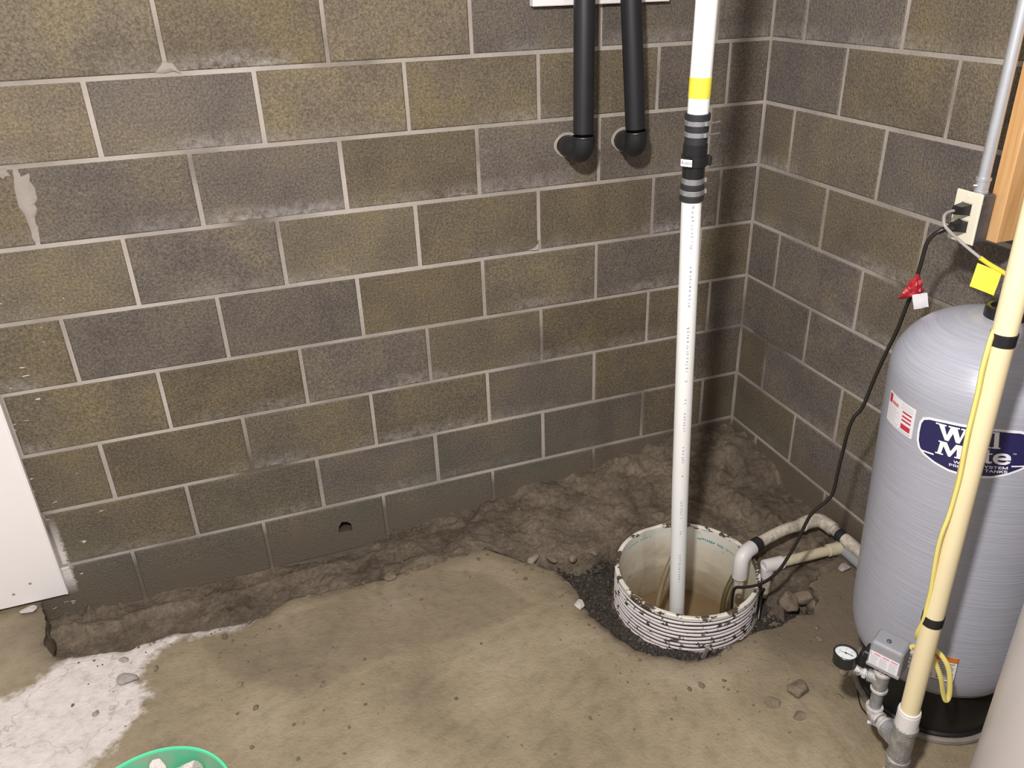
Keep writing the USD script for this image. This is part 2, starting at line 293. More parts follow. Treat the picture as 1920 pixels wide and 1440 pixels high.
add('sump_inside', {'g': ('geometry', {}), 'xyz': ('separate_xyz', {}), 'mp': ('mapping', {'scale': (6.0, 6.0, 16.0)}), 'n': ('noise_texture', {'scale': 1.0, 'detail': 6.0, 'roughness': .65}),
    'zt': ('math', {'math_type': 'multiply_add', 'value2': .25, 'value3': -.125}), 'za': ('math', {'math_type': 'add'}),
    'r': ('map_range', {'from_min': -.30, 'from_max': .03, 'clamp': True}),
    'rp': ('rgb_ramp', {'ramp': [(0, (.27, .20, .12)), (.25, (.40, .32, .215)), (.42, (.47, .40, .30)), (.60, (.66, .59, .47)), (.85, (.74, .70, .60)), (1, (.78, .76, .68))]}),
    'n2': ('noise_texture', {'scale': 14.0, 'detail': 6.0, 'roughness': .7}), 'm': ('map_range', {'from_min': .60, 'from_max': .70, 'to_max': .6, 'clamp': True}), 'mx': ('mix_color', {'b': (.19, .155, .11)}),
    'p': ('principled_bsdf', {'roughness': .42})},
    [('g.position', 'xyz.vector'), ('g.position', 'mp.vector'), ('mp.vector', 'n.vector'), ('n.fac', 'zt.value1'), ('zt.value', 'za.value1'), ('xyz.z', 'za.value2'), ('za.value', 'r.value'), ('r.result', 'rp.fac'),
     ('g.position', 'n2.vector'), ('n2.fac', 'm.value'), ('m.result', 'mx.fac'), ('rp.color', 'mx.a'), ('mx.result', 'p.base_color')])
plain('muddy_water', (.205, .140, .070), .08, var=.05)
add('wood', {'g': ('geometry', {}), 'mp': ('mapping', {'scale': (60.0, 60.0, 3.0)}), 'n': ('noise_texture', {'scale': 1.0, 'detail': 4.0, 'distortion': .6}),
    'r': ('rgb_ramp', {'ramp': [(.3, (.46, .235, .085)), (.5, (.60, .33, .13)), (.7, (.68, .42, .20))]}), 'p': ('principled_bsdf', {'roughness': .6})},
    [('g.position', 'mp.vector'), ('mp.vector', 'n.vector'), ('n.fac', 'r.fac'), ('r.color', 'p.base_color')])
add('tank_shell', {'g': ('geometry', {}), 'mp': ('mapping', {'scale': (7.0, 7.0, 330.0)}), 'n': ('noise_texture', {'scale': 1.0, 'detail': 3.0, 'roughness': .6}),
    'r': ('rgb_ramp', {'ramp': [(.3, (.365, .370, .43)), (.5, (.395, .40, .465)), (.72, (.45, .455, .52))]}), 'b': ('bump', {'distance': .0016, 'strength': .5}),
    'p': ('principled_bsdf', {'roughness': .34, 'specular_ior_level': .5})},
    [('g.position', 'mp.vector'), ('mp.vector', 'n.vector'), ('n.fac', 'r.fac'), ('r.color', 'p.base_color'), ('n.fac', 'b.height'), ('b.normal', 'p.normal')])

# ------------------------------------------------------------------ block walls
BROWN = [(.158, .127, .088), (.166, .134, .094), (.151, .121, .083), (.168, .138, .100)]
GREY = [(.149, .124, .103), (.155, .129, .108), (.143, .119, .099)]
PALE = [(.185, .150, .106), (.178, .146, .104)]
def tone_for(seed, grey, row):
    g = random.Random(seed)
    c = np.array(g.choice(PALE if grey == 2 else GREY if grey else BROWN)) * g.uniform(.94, 1.06)
    return c * np.interp(row, [1, 4, 8], [1.0, .97, .88])      # the lower courses are damp
def set_tone(prim, c):
    pv = UsdGeom.PrimvarsAPI(UsdGeom.Mesh(prim)).CreatePrimvar('tone', Sdf.ValueTypeNames.Color3fArray, 'constant')
    pv.Set(Vt.Vec3fArray([Gf.Vec3f(*map(float, c))]))
BEDS = [2.548, 2.344, 2.141, 1.937, 1.734, 1.529, 1.331, 1.122, 0.918, 0.715, 0.514, 0.311, 0.110, -0.094]
# head joints measured per course (distance from the inside corner), course 0 lies just above the bed at 1.529
BACK = {0: [.208, .615, 1.021, 1.429, 1.840], 1: [.152, .411, .817, 1.222, 1.627, 2.039], 2: [.208, .613, 1.018, 1.427, 1.828, 2.241], 3: [.148, .409, .824, 1.224, 1.632, 2.039],
        4: [.212, .617, 1.020, 1.425, 1.833, 2.242], 5: [.155, .410, .821, 1.221, 1.627, 2.037], 6: [.210, .618, 1.024, 1.427, 1.831, 2.240], 7: [.152, .413, .821, 1.224, 1.631, 2.038],
        8: [.209, .615, 1.021, 1.427, 1.834, 2.240], -1: [.152, .411, .818, 1.224, 1.63, 2.037], -2: [.209, .615, 1.021, 1.427, 1.834, 2.24], -3: [.152, .411, .818, 1.224, 1.63, 2.037], -4: [.209, .615, 1.021, 1.427, 1.834, 2.24]}
SIDE = {k: ([.162, .568] if k % 2 == 0 else [.365, .769]) for k in range(-4, 9)}
GREYS = {(0, 0), (0, 1), (0, 2), (1, 0), (1, 1), (1, 5), (2, 0), (2, 1), (2, 2), (2, 4), (2, 5), (3, 0), (3, 1), (3, 5), (4, 1), (4, 4), (4, 5), (5, 0), (5, 4), (6, 0), (6, 2), (7, 2), (7, 3), (7, 4)} | {(8, k) for k in range(9)}
PALES = {(0, 3), (1, 4), (1, 6), (3, 4), (3, 6)}
G = .0055     # half a joint
def block_mesh(a0, a1, z0, z1, seed, axis):
    g = random.Random(seed)
    j = lambda s: g.uniform(-s, s)
    proud = g.uniform(0, .0022); c = .0035
    depth = .09
    # local: u along the wall, w out of the wall (room side), z up
    f = [(a0 + G + c + j(.001), z0 + G + c + j(.001)), (a1 - G - c + j(.001), z0 + G + c + j(.001)), (a1 - G - c + j(.001), z1 - G - c + j(.001)), (a0 + G + c + j(.001), z1 - G - c + j(.001))]
    e = [(a0 + G, z0 + G), (a1 - G, z0 + G), (a1 - G, z1 - G), (a0 + G, z1 - G)]
    V = [(u, proud, z) for u, z in f] + [(u, proud - c, z) for u, z in e] + [(u, -depth, z) for u, z in e]
    F = [(0, 1, 2), (0, 2, 3), (8, 10, 9), (8, 11, 10)]
    for i in range(4):
        k = (i + 1) % 4
        F += [(i, 4 + i, 4 + k), (i, 4 + k, k), (4 + i, 8 + i, 8 + k), (4 + i, 8 + k, 4 + k)]
    V = np.array(V); F = np.array(F)
    if axis == 'back':   # wall plane y = 0, room at y < 0; u = distance from the corner = -x
        P = np.stack([-V[:, 0], -V[:, 1], V[:, 2]], 1)
    else:                # wall plane x = 0, room at x < 0; u = -y
        P = np.stack([-V[:, 1], -V[:, 0], V[:, 2]], 1)
    m = trimesh.Trimesh(P, F, process=False)
    if m.volume < 0: m.invert()
    return m
hole_cut = m3.Manifold.hull_points(np.array([(-1.597, -.02, -.006), (-1.547, -.02, -.010), (-1.550, -.02, .022), (-1.562, -.02, .034), (-1.580, -.02, .038), (-1.592, -.02, .022),
                                             (-1.592, .16, -.004), (-1.552, .16, -.006), (-1.556, .16, .018), (-1.572, .16, .030), (-1.588, .16, .018)]))
def to_man(m): return m3.Manifold(m3.Mesh(np.asarray(m.vertices, np.float32), np.asarray(m.faces, np.uint32)))
def build_wall(name, heads, length, axis, label):
    w = thing(name, label, None, None, 'structure')
    blocks = 0
    for row in range(-4, 9):
        z1, z0 = BEDS[row + 4], BEDS[row + 5]
        xs = [0.0] + list(heads[row])
        while xs[-1] < length: xs.append(xs[-1] + .4064)
        xs[-1] = max(length, xs[-2] + .05)
        for k in range(len(xs) - 1):
            sd = hash((row + 9) * 131 + k * 7 + (0 if axis == 'back' else 5000))
            m = block_mesh(xs[k], xs[k + 1], z0, z1, sd, axis)
            if axis == 'back' and row == 8 and xs[k] < 1.571 < xs[k + 1]:
                m = to_man(m) - hole_cut
            p = obj('concrete_block', m, 'masonry', w, smooth=False)
            grey = ((row, k) in GREYS) if axis == 'back' else (random.Random(sd + 3).random() < .55)
            if axis == 'back' and (row, k) in PALES: grey = 2
            if row < 0 and axis == 'back': grey = random.Random(sd + 3).random() < .4
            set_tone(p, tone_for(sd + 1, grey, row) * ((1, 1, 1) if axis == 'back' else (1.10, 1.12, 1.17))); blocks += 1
    core = m3.Manifold.cube((1, 1, 1))
    z0, z1 = -.45, BEDS[0]      # the footing goes on below the last bed
    if axis == 'back': core = core.scale((length + .19, .186, z1 - z0)).translate((-length, .0022, z0)) - hole_cut
    else: core = core.scale((.186, length - .0, z1 - z0)).translate((.0022, -length, z0))
    obj('mortar', core, 'mortar', w, smooth=False)
    return w
WB = build_wall('wall_back', BACK, 3.6, 'back', 'grey-brown concrete block wall in running bond behind the sump pit')
build_wall('wall_right', SIDE, 2.9, 'side', 'concrete block wall on the right behind the pressure tank')

def smear(pts, seed, th=.004):
    c = np.mean(pts, 0); g = Polygon(pts).segmentize(.012); q = np.array(g.exterior.coords)[:-1]
    q += (np.stack([meshkit.noise(np.c_[q * 60, np.full(len(q), seed)]), meshkit.noise(np.c_[q * 60, np.full(len(q), seed + 5.)])], 1) - .5) * .014
    inn = c + (q - c) * .72; n = len(q)
    V = np.array([(x, .001, z) for x, z in q] + [(x, -th, z) for x, z in inn] + [(c[0], -th - .001, c[1]), (c[0], .001, c[1])]); F = []
    for i in range(n):
        k = (i + 1) % n; F += [(i, k, n + k), (i, n + k, n + i), (n + i, n + k, 2 * n), (k, i, 2 * n + 1)]
    m = trimesh.Trimesh(V, np.array(F), process=False)
    if m.volume < 0: m.invert()
    return m
for k, pts in enumerate([[(-2.252, 1.322), (-2.215, 1.32), (-2.205, 1.26), (-2.225, 1.20), (-2.233, 1.135), (-2.250, 1.135), (-2.252, 1.20), (-2.262, 1.27)], [(-1.868, 1.534), (-1.800, 1.531), (-1.822, 1.556), (-1.842, 1.562), (-1.852, 1.556)], [(-2.292, 1.325), (-2.26, 1.33), (-2.255, 1.31), (-2.275, 1.302)], [(-.868, .920), (-.822, .925), (-.822, .956), (-.838, .938)], [(-2.50, .945), (-2.455, .962), (-2.435, .955), (-2.47, .925)]]):
    obj('mortar_smear', smear(np.array(pts), k * 2.3), 'mortar', WB, smooth=40)

# ------------------------------------------------------------------ floor slab with its broken edge
EDGE = [(-2.524, -.002), (-2.524, -.024), (-2.502, -.107), (-2.500, -.179), (-2.463, -.273), (-2.393, -.303), (-2.314, -.317), (-2.242, -.319), (-2.170, -.304), (-2.118, -.309), (-2.043, -.320), (-1.959, -.332), (-1.881, -.332),
        (-1.813, -.284), (-1.764, -.283), (-1.664, -.286), (-1.615, -.295), (-1.531, -.305), (-1.470, -.302), (-1.385, -.280), (-1.255, -.274), (-1.145, -.280), (-1.076, -.355), (-1.052, -.394), (-1.003, -.437), (-.966, -.486), (-.940, -.578),
        (-.946, -.645), (-.955, -.684), (-.937, -.730), (-.913, -.825), (-.872, -.879), (-.832, -.916), (-.765, -.964), (-.685, -.975), (-.604, -.959), (-.521, -.943), (-.432, -.949), (-.365, -.935), (-.319, -.939), (-.272, -.900), (-.245, -.83), (-.235, -.795), (-.12, -.78), (-.002, -.79)]
def densify(pts, step, amp, seed):
    out = []
    for a, b in zip(pts[:-1], pts[1:]):
        a, b = np.array(a), np.array(b); n = max(1, int(np.linalg.norm(b - a) / step))
        for t in np.arange(n) / n: out.append(a + (b - a) * t)
    out.append(np.array(pts[-1])); P = np.array(out)
    q = np.c_[P * 30, np.full(len(P), seed)]
    d = np.stack([meshkit.fbm(q, 3, 1) - .5, meshkit.fbm(q, 3, 9) - .5], 1) * 2 * amp
    d[[0, -1]] = 0
    return P + d
ragged = densify(EDGE, .010, .012, 3.3)
slab_poly = [tuple(p) for p in ragged] + [(-.002, -2.9), (-3.6, -2.9), (-3.6, -.002)]
SLAB = Polygon(slab_poly).buffer(0)
CRACK = Polygon(slab_poly[:len(ragged)] + [(-.002, .5), (-2.524, .5)]).buffer(0)      # the dug-out region
ring_ = np.array(SLAB.exterior.coords)[:-1]
if not SLAB.exterior.is_ccw: ring_ = ring_[::-1]
cs = m3.CrossSection([ring_])
man = m3.Manifold.extrude(cs, .12, 6).translate((0, 0, -.12))
sl = man.refine_to_length(.022).to_mesh()
v, f = np.array(sl.vert_properties[:, :3], float), np.array(sl.tri_verts)
import shapely
line = shapely.LineString(ragged)
dist = shapely.distance(line, shapely.points(v[:, :2]))
nz = meshkit.fbm(v * [22, 22, 30], 3, 5); nz2 = meshkit.fbm(v * [22, 22, 30] + 40, 3, 6)
side = (v[:, 2] < -.004) & (dist < .03)
v[side, 0] += (nz[side] - .5) * .05; v[side, 1] += (nz2[side] - .5) * .05
top = v[:, 2] > -.004
chip = np.exp(-dist / .012) * (.002 + .030 * np.maximum(meshkit.fbm(v * [16, 16, 1], 2, 8) - .45, 0))
v[top, 2] -= chip[top]
relief = (meshkit.fbm(v * [3, 3, 0] + 5, 3, 2) - .5) * .010 + (meshkit.fbm(v * [24, 24, 0] + 5, 2, 3) - .5) * .0025
v[top, 2] += (relief * np.clip(dist / .05, 0, 1) * np.clip(-v[:, 1] / .1, 0, 1))[top]
DRY = Polygon([(-3.6, -.44), (-2.9, -.43), (-2.576, -.385), (-2.513, -.374), (-2.455, -.309), (-2.412, -.29), (-2.29, -.27), (-2.17, -.27), (-2.04, -.30), (-1.93, -.315), (-1.90, -.335), (-2.03, -.342), (-2.120, -.352), (-2.168, -.385), (-2.221, -.464), (-2.179, -.53), (-2.201, -.589), (-2.237, -.647), (-2.246, -.695), (-2.342, -.74), (-2.40, -.90), (-2.55, -1.1), (-3.0, -1.3), (-3.6, -1.35)])
pts2 = shapely.points(v[:, :2]); dd = shapely.distance(DRY.exterior, pts2); ins = shapely.contains(DRY, pts2)
dry = np.where(ins, dd, -dd)
floor = usdkit.mesh(stage, '/World/floor', (v, f), L['slab'], smooth=40)
# smooth= may split vertices, so look the mask up again at the written points
wp = np.array(floor.GetPointsAttr().Get())
pts3 = shapely.points(wp[:, :2].astype(float)); d3 = shapely.distance(DRY.exterior, pts3); i3 = shapely.contains(DRY, pts3)
UsdGeom.PrimvarsAPI(floor).CreatePrimvar('dry', Sdf.ValueTypeNames.FloatArray, 'vertex').Set(Vt.FloatArray.FromNumpy(np.where(i3, d3, -d3).astype(np.float32)))
MUDP = Polygon([(-.46, -.98), (-.36, -1.06), (-.28, -1.12), (-.10, -1.16), (.0, -1.1), (0, -.77), (-.25, -.77), (-.30, -.93)])
DAMP = Polygon([(-1.641, -.353), (-1.421, -.28), (-1.201, -.397), (-1.092, -.599), (-1.293, -.639), (-1.563, -.632), (-1.806, -.669), (-1.982, -.539), (-2.051, -.382)])
damp_ = np.where(shapely.contains(DAMP, pts3), .34, .34 * np.exp(-shapely.distance(DAMP, pts3) / .012))
md_ = shapely.distance(MUDP, pts3); ed_ = shapely.distance(line, pts3)
UsdGeom.PrimvarsAPI(floor).CreatePrimvar('mud', Sdf.ValueTypeNames.FloatArray, 'vertex').Set(Vt.FloatArray.FromNumpy(np.maximum(np.maximum(np.exp(-md_ / .10), damp_), .55 * np.exp(-ed_ / .05)).astype(np.float32)))
tag(floor.GetPrim(), 'muddy concrete basement floor slab with a broken-out edge and a pale dry patch', None, None, 'structure')

# ------------------------------------------------------------------ soil in the dug-out strip
CTRL = np.array([(-2.55, 0, -.075), (-2.47, 0, -.075), (-2.16, 0, -.082), (-1.88, 0, -.09), (-1.67, 0, -.088), (-1.50, 0, -.078), (-1.35, 0, -.062), (-1.2, 0, -.05), (-1.0, 0, -.02), (-.86, 0, .005), (-.64, 0, .015), (-.5, 0, .055), (-.3, 0, .085), (-.1, 0, .085), (0, 0, .085),
                 (-2.5, -.15, -.095), (-2.3, -.15, -.092), (-2.0, -.15, -.094), (-1.75, -.15, -.088), (-1.6, -.15, -.075), (-1.45, -.14, -.055), (-1.3, -.14, -.035), (-1.1, -.15, -.025), (-.9, -.14, -.015), (-.7, -.14, -.005), (-.5, -.12, .012), (-.3, -.12, .035), (-.12, -.1, .07),
                 (-2.4, -.26, -.11), (-2.2, -.27, -.112), (-2.0, -.28, -.115), (-1.8, -.26, -.10), (-1.65, -.26, -.085), (-1.55, -.26, -.06), (-1.45, -.26, -.012), (-1.35, -.26, -.004), (-1.2, -.24, -.006), (-1.05, -.28, -.024), (-.9, -.32, -.03), (-.7, -.34, -.03), (-.5, -.32, -.02), (-.3, -.3, -.01),
                 (0, -.12, .085), (0, -.25, .055), (0, -.42, -.005), (0, -.63, .004), (0, -.8, .004), (-.15, -.3, .01), (-.15, -.5, -.012), (-.15, -.7, -.006), (-.15, -.82, .0), (-.3, -.5, -.02), (-.3, -.65, -.02), (-.3, -.74, -.004), (-1.3, -.33, -.01), (-1.0, -.4, -.03)])
PIT = Polygon([(-1.10, -.36), (-1.0, -.372), (-.9, -.392), (-.785, -.402), (-.654, -.392), (-.5, -.385), (-.40, -.43), (-.345, -.52), (-.325, -.62), (-.335, -.72), (-.35, -.775), (-.315, -.80), (-.268, -.815), (-.235, -.84), (-.26, -.93), (-.33, -.99), (-.6, -1.06), (-.9, -1.02), (-1.05, -.75)])
nx, ny = 420, 170
gx, gy = np.meshgrid(np.linspace(-2.66, -.001, nx), np.linspace(-1.06, -.001, ny), indexing='ij')
Q = np.stack([gx.ravel(), gy.ravel()], 1)
Qw = Q + np.stack([meshkit.fbm(np.c_[Q * 14, Q[:, 0] * 0 + 2], 3, 11) - .5, meshkit.fbm(np.c_[Q * 14, Q[:, 0] * 0 + 7], 3, 12) - .5], 1) * .045
def soil_height(Q, rough=True):
    d = ((Q[:, None, :] - CTRL[None, :, :2]) ** 2).sum(-1) + 1e-4
    w = d ** -2.0; h = (w * CTRL[:, 2]).sum(1) / w.sum(1)
    pq = shapely.points(Q); sd = shapely.distance(PIT.exterior, pq); sd = np.where(shapely.contains(PIT, pq), -sd, sd)
    t = np.clip((sd + .022) / .034, 0, 1); t = t * t * (3 - 2 * t)
    return h * t + (-.115) * (1 - t), t
h, tpit = soil_height(Qw)
q3 = np.c_[Q, np.zeros(len(Q))]
amp = .020 + .010 * meshkit.fbm(q3 * 4 + 3, 2, 30)
clod = np.maximum(meshkit.fbm(q3 * 30 + 4, 2, 25) - .52, 0) * np.maximum(meshkit.noise(q3 * 5 + 9, 26) - .35, 0)
h += (meshkit.fbm(q3 * 11 + 1, 4, 21) - .5) * amp * 1.3 + (meshkit.fbm(q3 * 42 + 1, 3, 22) - .5) * .014 + .10 * clod
# a long ledge of mud left by the footing, parallel to the wall
ledge = .016 * np.exp(-((Q[:, 1] + .085 + .02 * (meshkit.fbm(q3 * [5, 0, 0], 2, 4) - .5)) / .022) ** 2) * np.clip((-1.4 - Q[:, 0]) / .3, 0, 1)
h += ledge
h -= .035 * np.exp(-(Q[:, 1] / .022) ** 2) * np.clip(1 - np.abs(Q[:, 0] + 1.60) / .20, 0, 1) * (.4 + meshkit.noise(q3 * 25))
sp = shapely.points(Q); inside = shapely.contains(SLAB, sp); de = shapely.distance(SLAB.exterior, sp)
over = np.clip(1 - np.abs(Q[:, 0] + 1.29) / .22, 0, 1) * np.clip(1 - np.abs(Q[:, 1] + .27) / .06, 0, 1)   # mud smeared over the slab edge
over2 = np.clip(1 - np.abs(Q[:, 0] + .10) / .2, 0, 1) * np.clip(1 - np.abs(Q[:, 1] + .79) / .05, 0, 1)
h += .012 * np.maximum(over, over2)
h = np.where(inside & (de > .03), np.minimum(h, -.02 - (de - .03) * 2.5), np.where(inside, np.minimum(h, np.where(np.maximum(over, over2) > .05, .008, -.012 - de)), h))
h = np.where(inside & (de > .06), -.118, h)
BAS = np.array([-.583, -.644])
h = np.where(np.linalg.norm(Q - BAS, axis=1) < .222, -.62, h)
idx = np.arange(nx * ny).reshape(nx, ny)
a, b, c, d = idx[:-1, :-1].ravel(), idx[1:, :-1].ravel(), idx[1:, 1:].ravel(), idx[:-1, 1:].ravel()
F = np.vstack([np.stack([a, b, c], 1), np.stack([a, c, d], 1)])
keep = ~(inside & (de > .08))
rim_d = np.linalg.norm(Q - BAS, axis=1)
keep &= rim_d > .205
F = F[keep[F].all(1)]
soil = trimesh.Trimesh(np.c_[Q, h], F, process=False); soil.remove_unreferenced_vertices()
tag(obj('soil', soil, 'soil', smooth=True), 'dark brown wet mud in the dug-out strip along the foot of the block wall', 'mud', None, 'stuff')

# gravel round the basin, and loose crumbs of mud and concrete
def scatter(n, sampler, size, seed, flat=.75):
    g = np.random.default_rng(seed); base = trimesh.creation.icosphere(subdivisions=0, radius=1.0)
    V, Fs, k = [], [], 0
    while k < n:
        p = sampler(g)
        if p is None: continue
        s = size(g); vv = base.vertices * (1 + .5 * (g.random((12, 1)) - .5)) * s * np.array([1, g.uniform(.6, 1), flat * g.uniform(.6, 1.1)])
        a = g.uniform(0, 6.28); ca, sa = math.cos(a), math.sin(a)
        vv = vv @ np.array([[ca, sa, 0], [-sa, ca, 0], [0, 0, 1]]) + p
        V.append(vv); Fs.append(base.faces + 12 * k); k += 1
    return trimesh.Trimesh(np.vstack(V), np.vstack(Fs), process=False)
from scipy.interpolate import RegularGridInterpolator
H = RegularGridInterpolator((np.linspace(-2.66, -.001, nx), np.linspace(-1.06, -.001, ny)), h.reshape(nx, ny), bounds_error=False, fill_value=0.0)
PITG = PIT.intersection(CRACK.buffer(.01)).buffer(-.012)
def gsample(g):
    p = np.array([g.uniform(-1.1, -.24), g.uniform(-1.02, -.36)])
    if np.linalg.norm(p - BAS) < .240 or not PITG.contains(Point(p)): return None
    z = float(H(p)[0])
    if z > -.06 or (p[0] > -.42 and p[1] < -.79 and g.random() < .6): return None
    return np.array([p[0], p[1], z + g.uniform(-.002, .007)])
tag(obj('gravel', scatter(4600, gsample, lambda g: g.choice([.005, .0065, .008, .011]) * g.uniform(.8, 1.2), 5), 'stones', smooth=False), 'dark wet gravel in the pit around the ribbed sump basin', 'gravel', None, 'stuff')
def csample(g):
    if g.random() < .55:                      # in the trench and by the corner
        p = np.array([g.uniform(-2.5, -.02), g.uniform(-.9, -.01)])
        if not CRACK.contains(Point(p)) or np.linalg.norm(p - BAS) < .25: return None
        if p[0] > -.45 and p[1] > -.3 and g.random() < .2: return None
        if meshkit.noise(np.array([p[0] * 5, p[1] * 9, 3.3])) < .46: return None
        return np.array([p[0], p[1], float(H(p)[0]) + .001])
    p = np.array([g.uniform(-2.4, -.05), g.uniform(-1.5, -.3)])
    if not SLAB.contains(Point(p)): return None
    e = shapely.distance(line, Point(p))
    if g.random() > math.exp(-e / .07) + .02 + (.12 if p[0] > -.75 else 0): return None
    if np.hypot(p[0] + .23, p[1] + 1.28) < .2: return None
    return np.array([p[0], p[1], .001])
tag(obj('rubble_crumbs', scatter(1500, csample, lambda g: min(.009, .0016 + g.exponential(.0017)), 9), 'crumbs', smooth=False), 'fine crumbs of mud and concrete strewn over floor and trench', 'rubble', None, 'stuff')

# single stones and lumps that can be pointed at
STONES = [(-2.248, -.457, .031, 'grey_rock', 'largest flat grey concrete chip on the edge of the pale dry patch'), (-2.319, -.548, .013, 'grey_rock', 'small rounded grey stone in the middle of the pale dry patch'),
          (-2.264, -.370, .014, 'grey_rock', 'small grey chip on the dry patch nearest the trench edge'), (-2.175, -.438, .012, 'muddy_rock', 'small muddy lump just right of the largest grey chip'),
          (-2.555, -.040, .026, 'pale_rock', 'elongated pale chip lying below the corner of the white board'), (-1.987, -.384, .013, 'muddy_rock', 'round muddy pebble near the trench edge right of the dry patch'),
          (-1.471, -.309, .026, 'muddy_rock', 'crumbly mud-coated lump where the trench edge meets the mud'), (-.962, -.655, .026, 'pale_rock', 'pale broken lump on the slab edge left of the sump basin'),
          (-.105, -.815, .026, 'grey_rock', 'pale flat stone between the lower drain pipe and the pressure tank'), (-.379, -1.038, .018, 'muddy_rock', 'brown angular stone in front of the broken notch'),
          (-.354, -.998, .010, 'muddy_rock', 'small brown stone beside the angular one near the notch'), (-.640, -1.180, .024, 'muddy_rock', 'left knobbly lump of the mud clod on the floor by the gauge'),
          (-.554, -1.170, .040, 'muddy_rock', 'large flat mud clod on the floor left of the gauge'), (-.600, -1.240, .020, 'muddy_rock', 'oblong chip in front of the large mud clod'),
          (-.779, -1.057, .012, 'muddy_rock', 'brown pebble on the floor in front of the sump basin'), (-.394, -1.165, .018, 'muddy_rock', 'flat stone on the floor beneath the gauge'),
          (-1.919, -.685, .011, 'muddy_rock', 'dark pebble on the open floor nearest the dry patch'), (-1.741, -.675, .009, 'muddy_rock', 'dark pebble on the open floor in the middle left'),
          (-.868, -1.070, .008, 'muddy_rock', 'tiny pebble furthest left of those before the basin'), (-.653, -1.272, .008, 'muddy_rock', 'dark pebble on the floor in front of the mud clod'),
          (-1.956, -.590, .012, 'muddy_rock', 'muddy pebble on the floor between dry patch and trench'), (-1.805, -.782, .007, 'muddy_rock', 'small dark pebble above the right side of the bucket'),
          (-.46, -1.225, .011, 'muddy_rock', 'pebble on the floor just left of the pipe fittings')]
for i, (x, y, s, mt, lab) in enumerate(STONES):
    sq = (1, .72, .45)
    z = max(0.0, float(H([x, y])[0])) if CRACK.contains(Point(x, y)) else 0.0
    n = 'stone'
    p = obj(n, shifted(rock(s, 20 + i, sq, 2), np.array([x, y, z + s * .26])), mt, smooth=35, loc=(x, y, z)); tag(p, lab, 'stone', 'loose stones on the floor')
ORD = ['leftmost', 'second from the left', 'third from the left', 'fourth from the left', 'fifth from the left', 'sixth from the left', 'seventh from the left', 'eighth from the left', 'eighth from the right', 'seventh from the right', 'sixth from the right', 'fifth from the right', 'fourth from the right', 'third from the right', 'second from the right', 'rightmost']
PEB = [(-1.874, -.563), (-1.95, -.584), (-1.966, -.689), (-1.738, -.664), (-1.696, -.546), (-1.695, -.841), (-1.643, -.784), (-1.638, -.712), (-1.793, -.701), (-1.831, -.888), (-1.72, -.915), (-1.938, -.811), (-1.75, -.762), (-1.617, -.627), (-1.806, -.615), (-1.829, -.78)]
across = lambda q: ((q[0] - CAM_POS[0]) * R_[0] + (q[1] - CAM_POS[1]) * R_[1]) / ((q[0] - CAM_POS[0]) * F_[0] + (q[1] - CAM_POS[1]) * F_[1] - CAM_POS[2] * F_[2])
PEB.sort(key=across)
g = random.Random(17)
for i, (x, y) in enumerate(PEB):
    q = g.uniform(.0045, .0075)
    p = obj('pebble', shifted(rock(q, 120 + i, (1, .8, .6), 1), np.array([x, y, q * .3])), 'pebble_dark', smooth=35, loc=(x, y, 0)); tag(p, 'tiny dark pebble on the open floor above the bucket, %s of sixteen' % ORD[i], 'pebble', 'tiny pebbles on the open floor')
# broken lumps of the notch to the right of the basin
NOTCH = [(-.325, -.825, -.055, .050), (-.268, -.838, -.05, .046), (-.36, -.835, -.085, .035), (-.30, -.875, -.10, .030), (-.245, -.872, -.06, .034)]
for i, (x, y, z, s) in enumerate(NOTCH):
    p = obj('concrete_lump', shifted(rock(s, 71 + i, (1, .7, .9), 2), np.array([x, y, z])), 'muddy_rock', smooth=35, loc=(x, y, z))
    tag(p, ['jagged muddy concrete lump at the back of the notch right of the basin', 'jagged lump at the middle of the notch near the drain pipe', 'small lump against the right side of the basin ribs', 'low lump on the floor of the notch right of the basin', 'dark lump at the right end of the notch'][i], 'concrete lump', 'broken concrete in the notch')

SHELF = [(-1.005, -.368, -.026, .026, 'pale crusty lump on the edge of the mud shelf left of the basin'), (-.945, -.383, -.034, .020, 'brown lump next to the pale crusty one on the mud shelf'), (-.870, -.392, -.036, .024, 'flat brown lump on the mud shelf edge above the gravel'), (-.800, -.398, -.040, .018, 'small lump on the mud shelf edge closest to the basin')]
for i, (x, y, z, s, lab) in enumerate(SHELF):
    p = obj('concrete_lump', shifted(rock(s, 91 + i, (1.2, .7, .6), 2), np.array([x, y, z])), 'pale_mud' if i == 0 else 'muddy_rock', smooth=35, loc=(x, y, z)); tag(p, lab, 'concrete lump', 'lumps on the mud shelf')

# ------------------------------------------------------------------ white board on the left, board behind the black pipes
p = thing('white_board', 'smooth white board standing against the left end of the block wall', 'board')
obj('panel', chamfer_box((-3.55, -.019, .016), (-2.449, -.0045, 2.40), .0015), 'board_white', p, smooth=False)
obj('edge_trim', chamfer_box((-2.449, -.021, .016), (-2.444, -.0045, 2.40), .001), 'board_white', p, smooth=False)
for x, z in ((-2.533, .088), (-2.585, .062)): obj('screw', aim(lathe([(0, 0), (.004, 0), (.0045, .0008), (.003, .0018), (0, .002)], 12), (x, -.0188, z), (0, -1, 0)), 'print_grey', p)
p = thing('backer_board', 'white mounting board on the wall at the top behind the black pipes', 'board')
obj('panel', chamfer_box((-.842, -.030, 1.653), (-.40, -.0025, 2.05), .002), 'board_white', p, smooth=False)

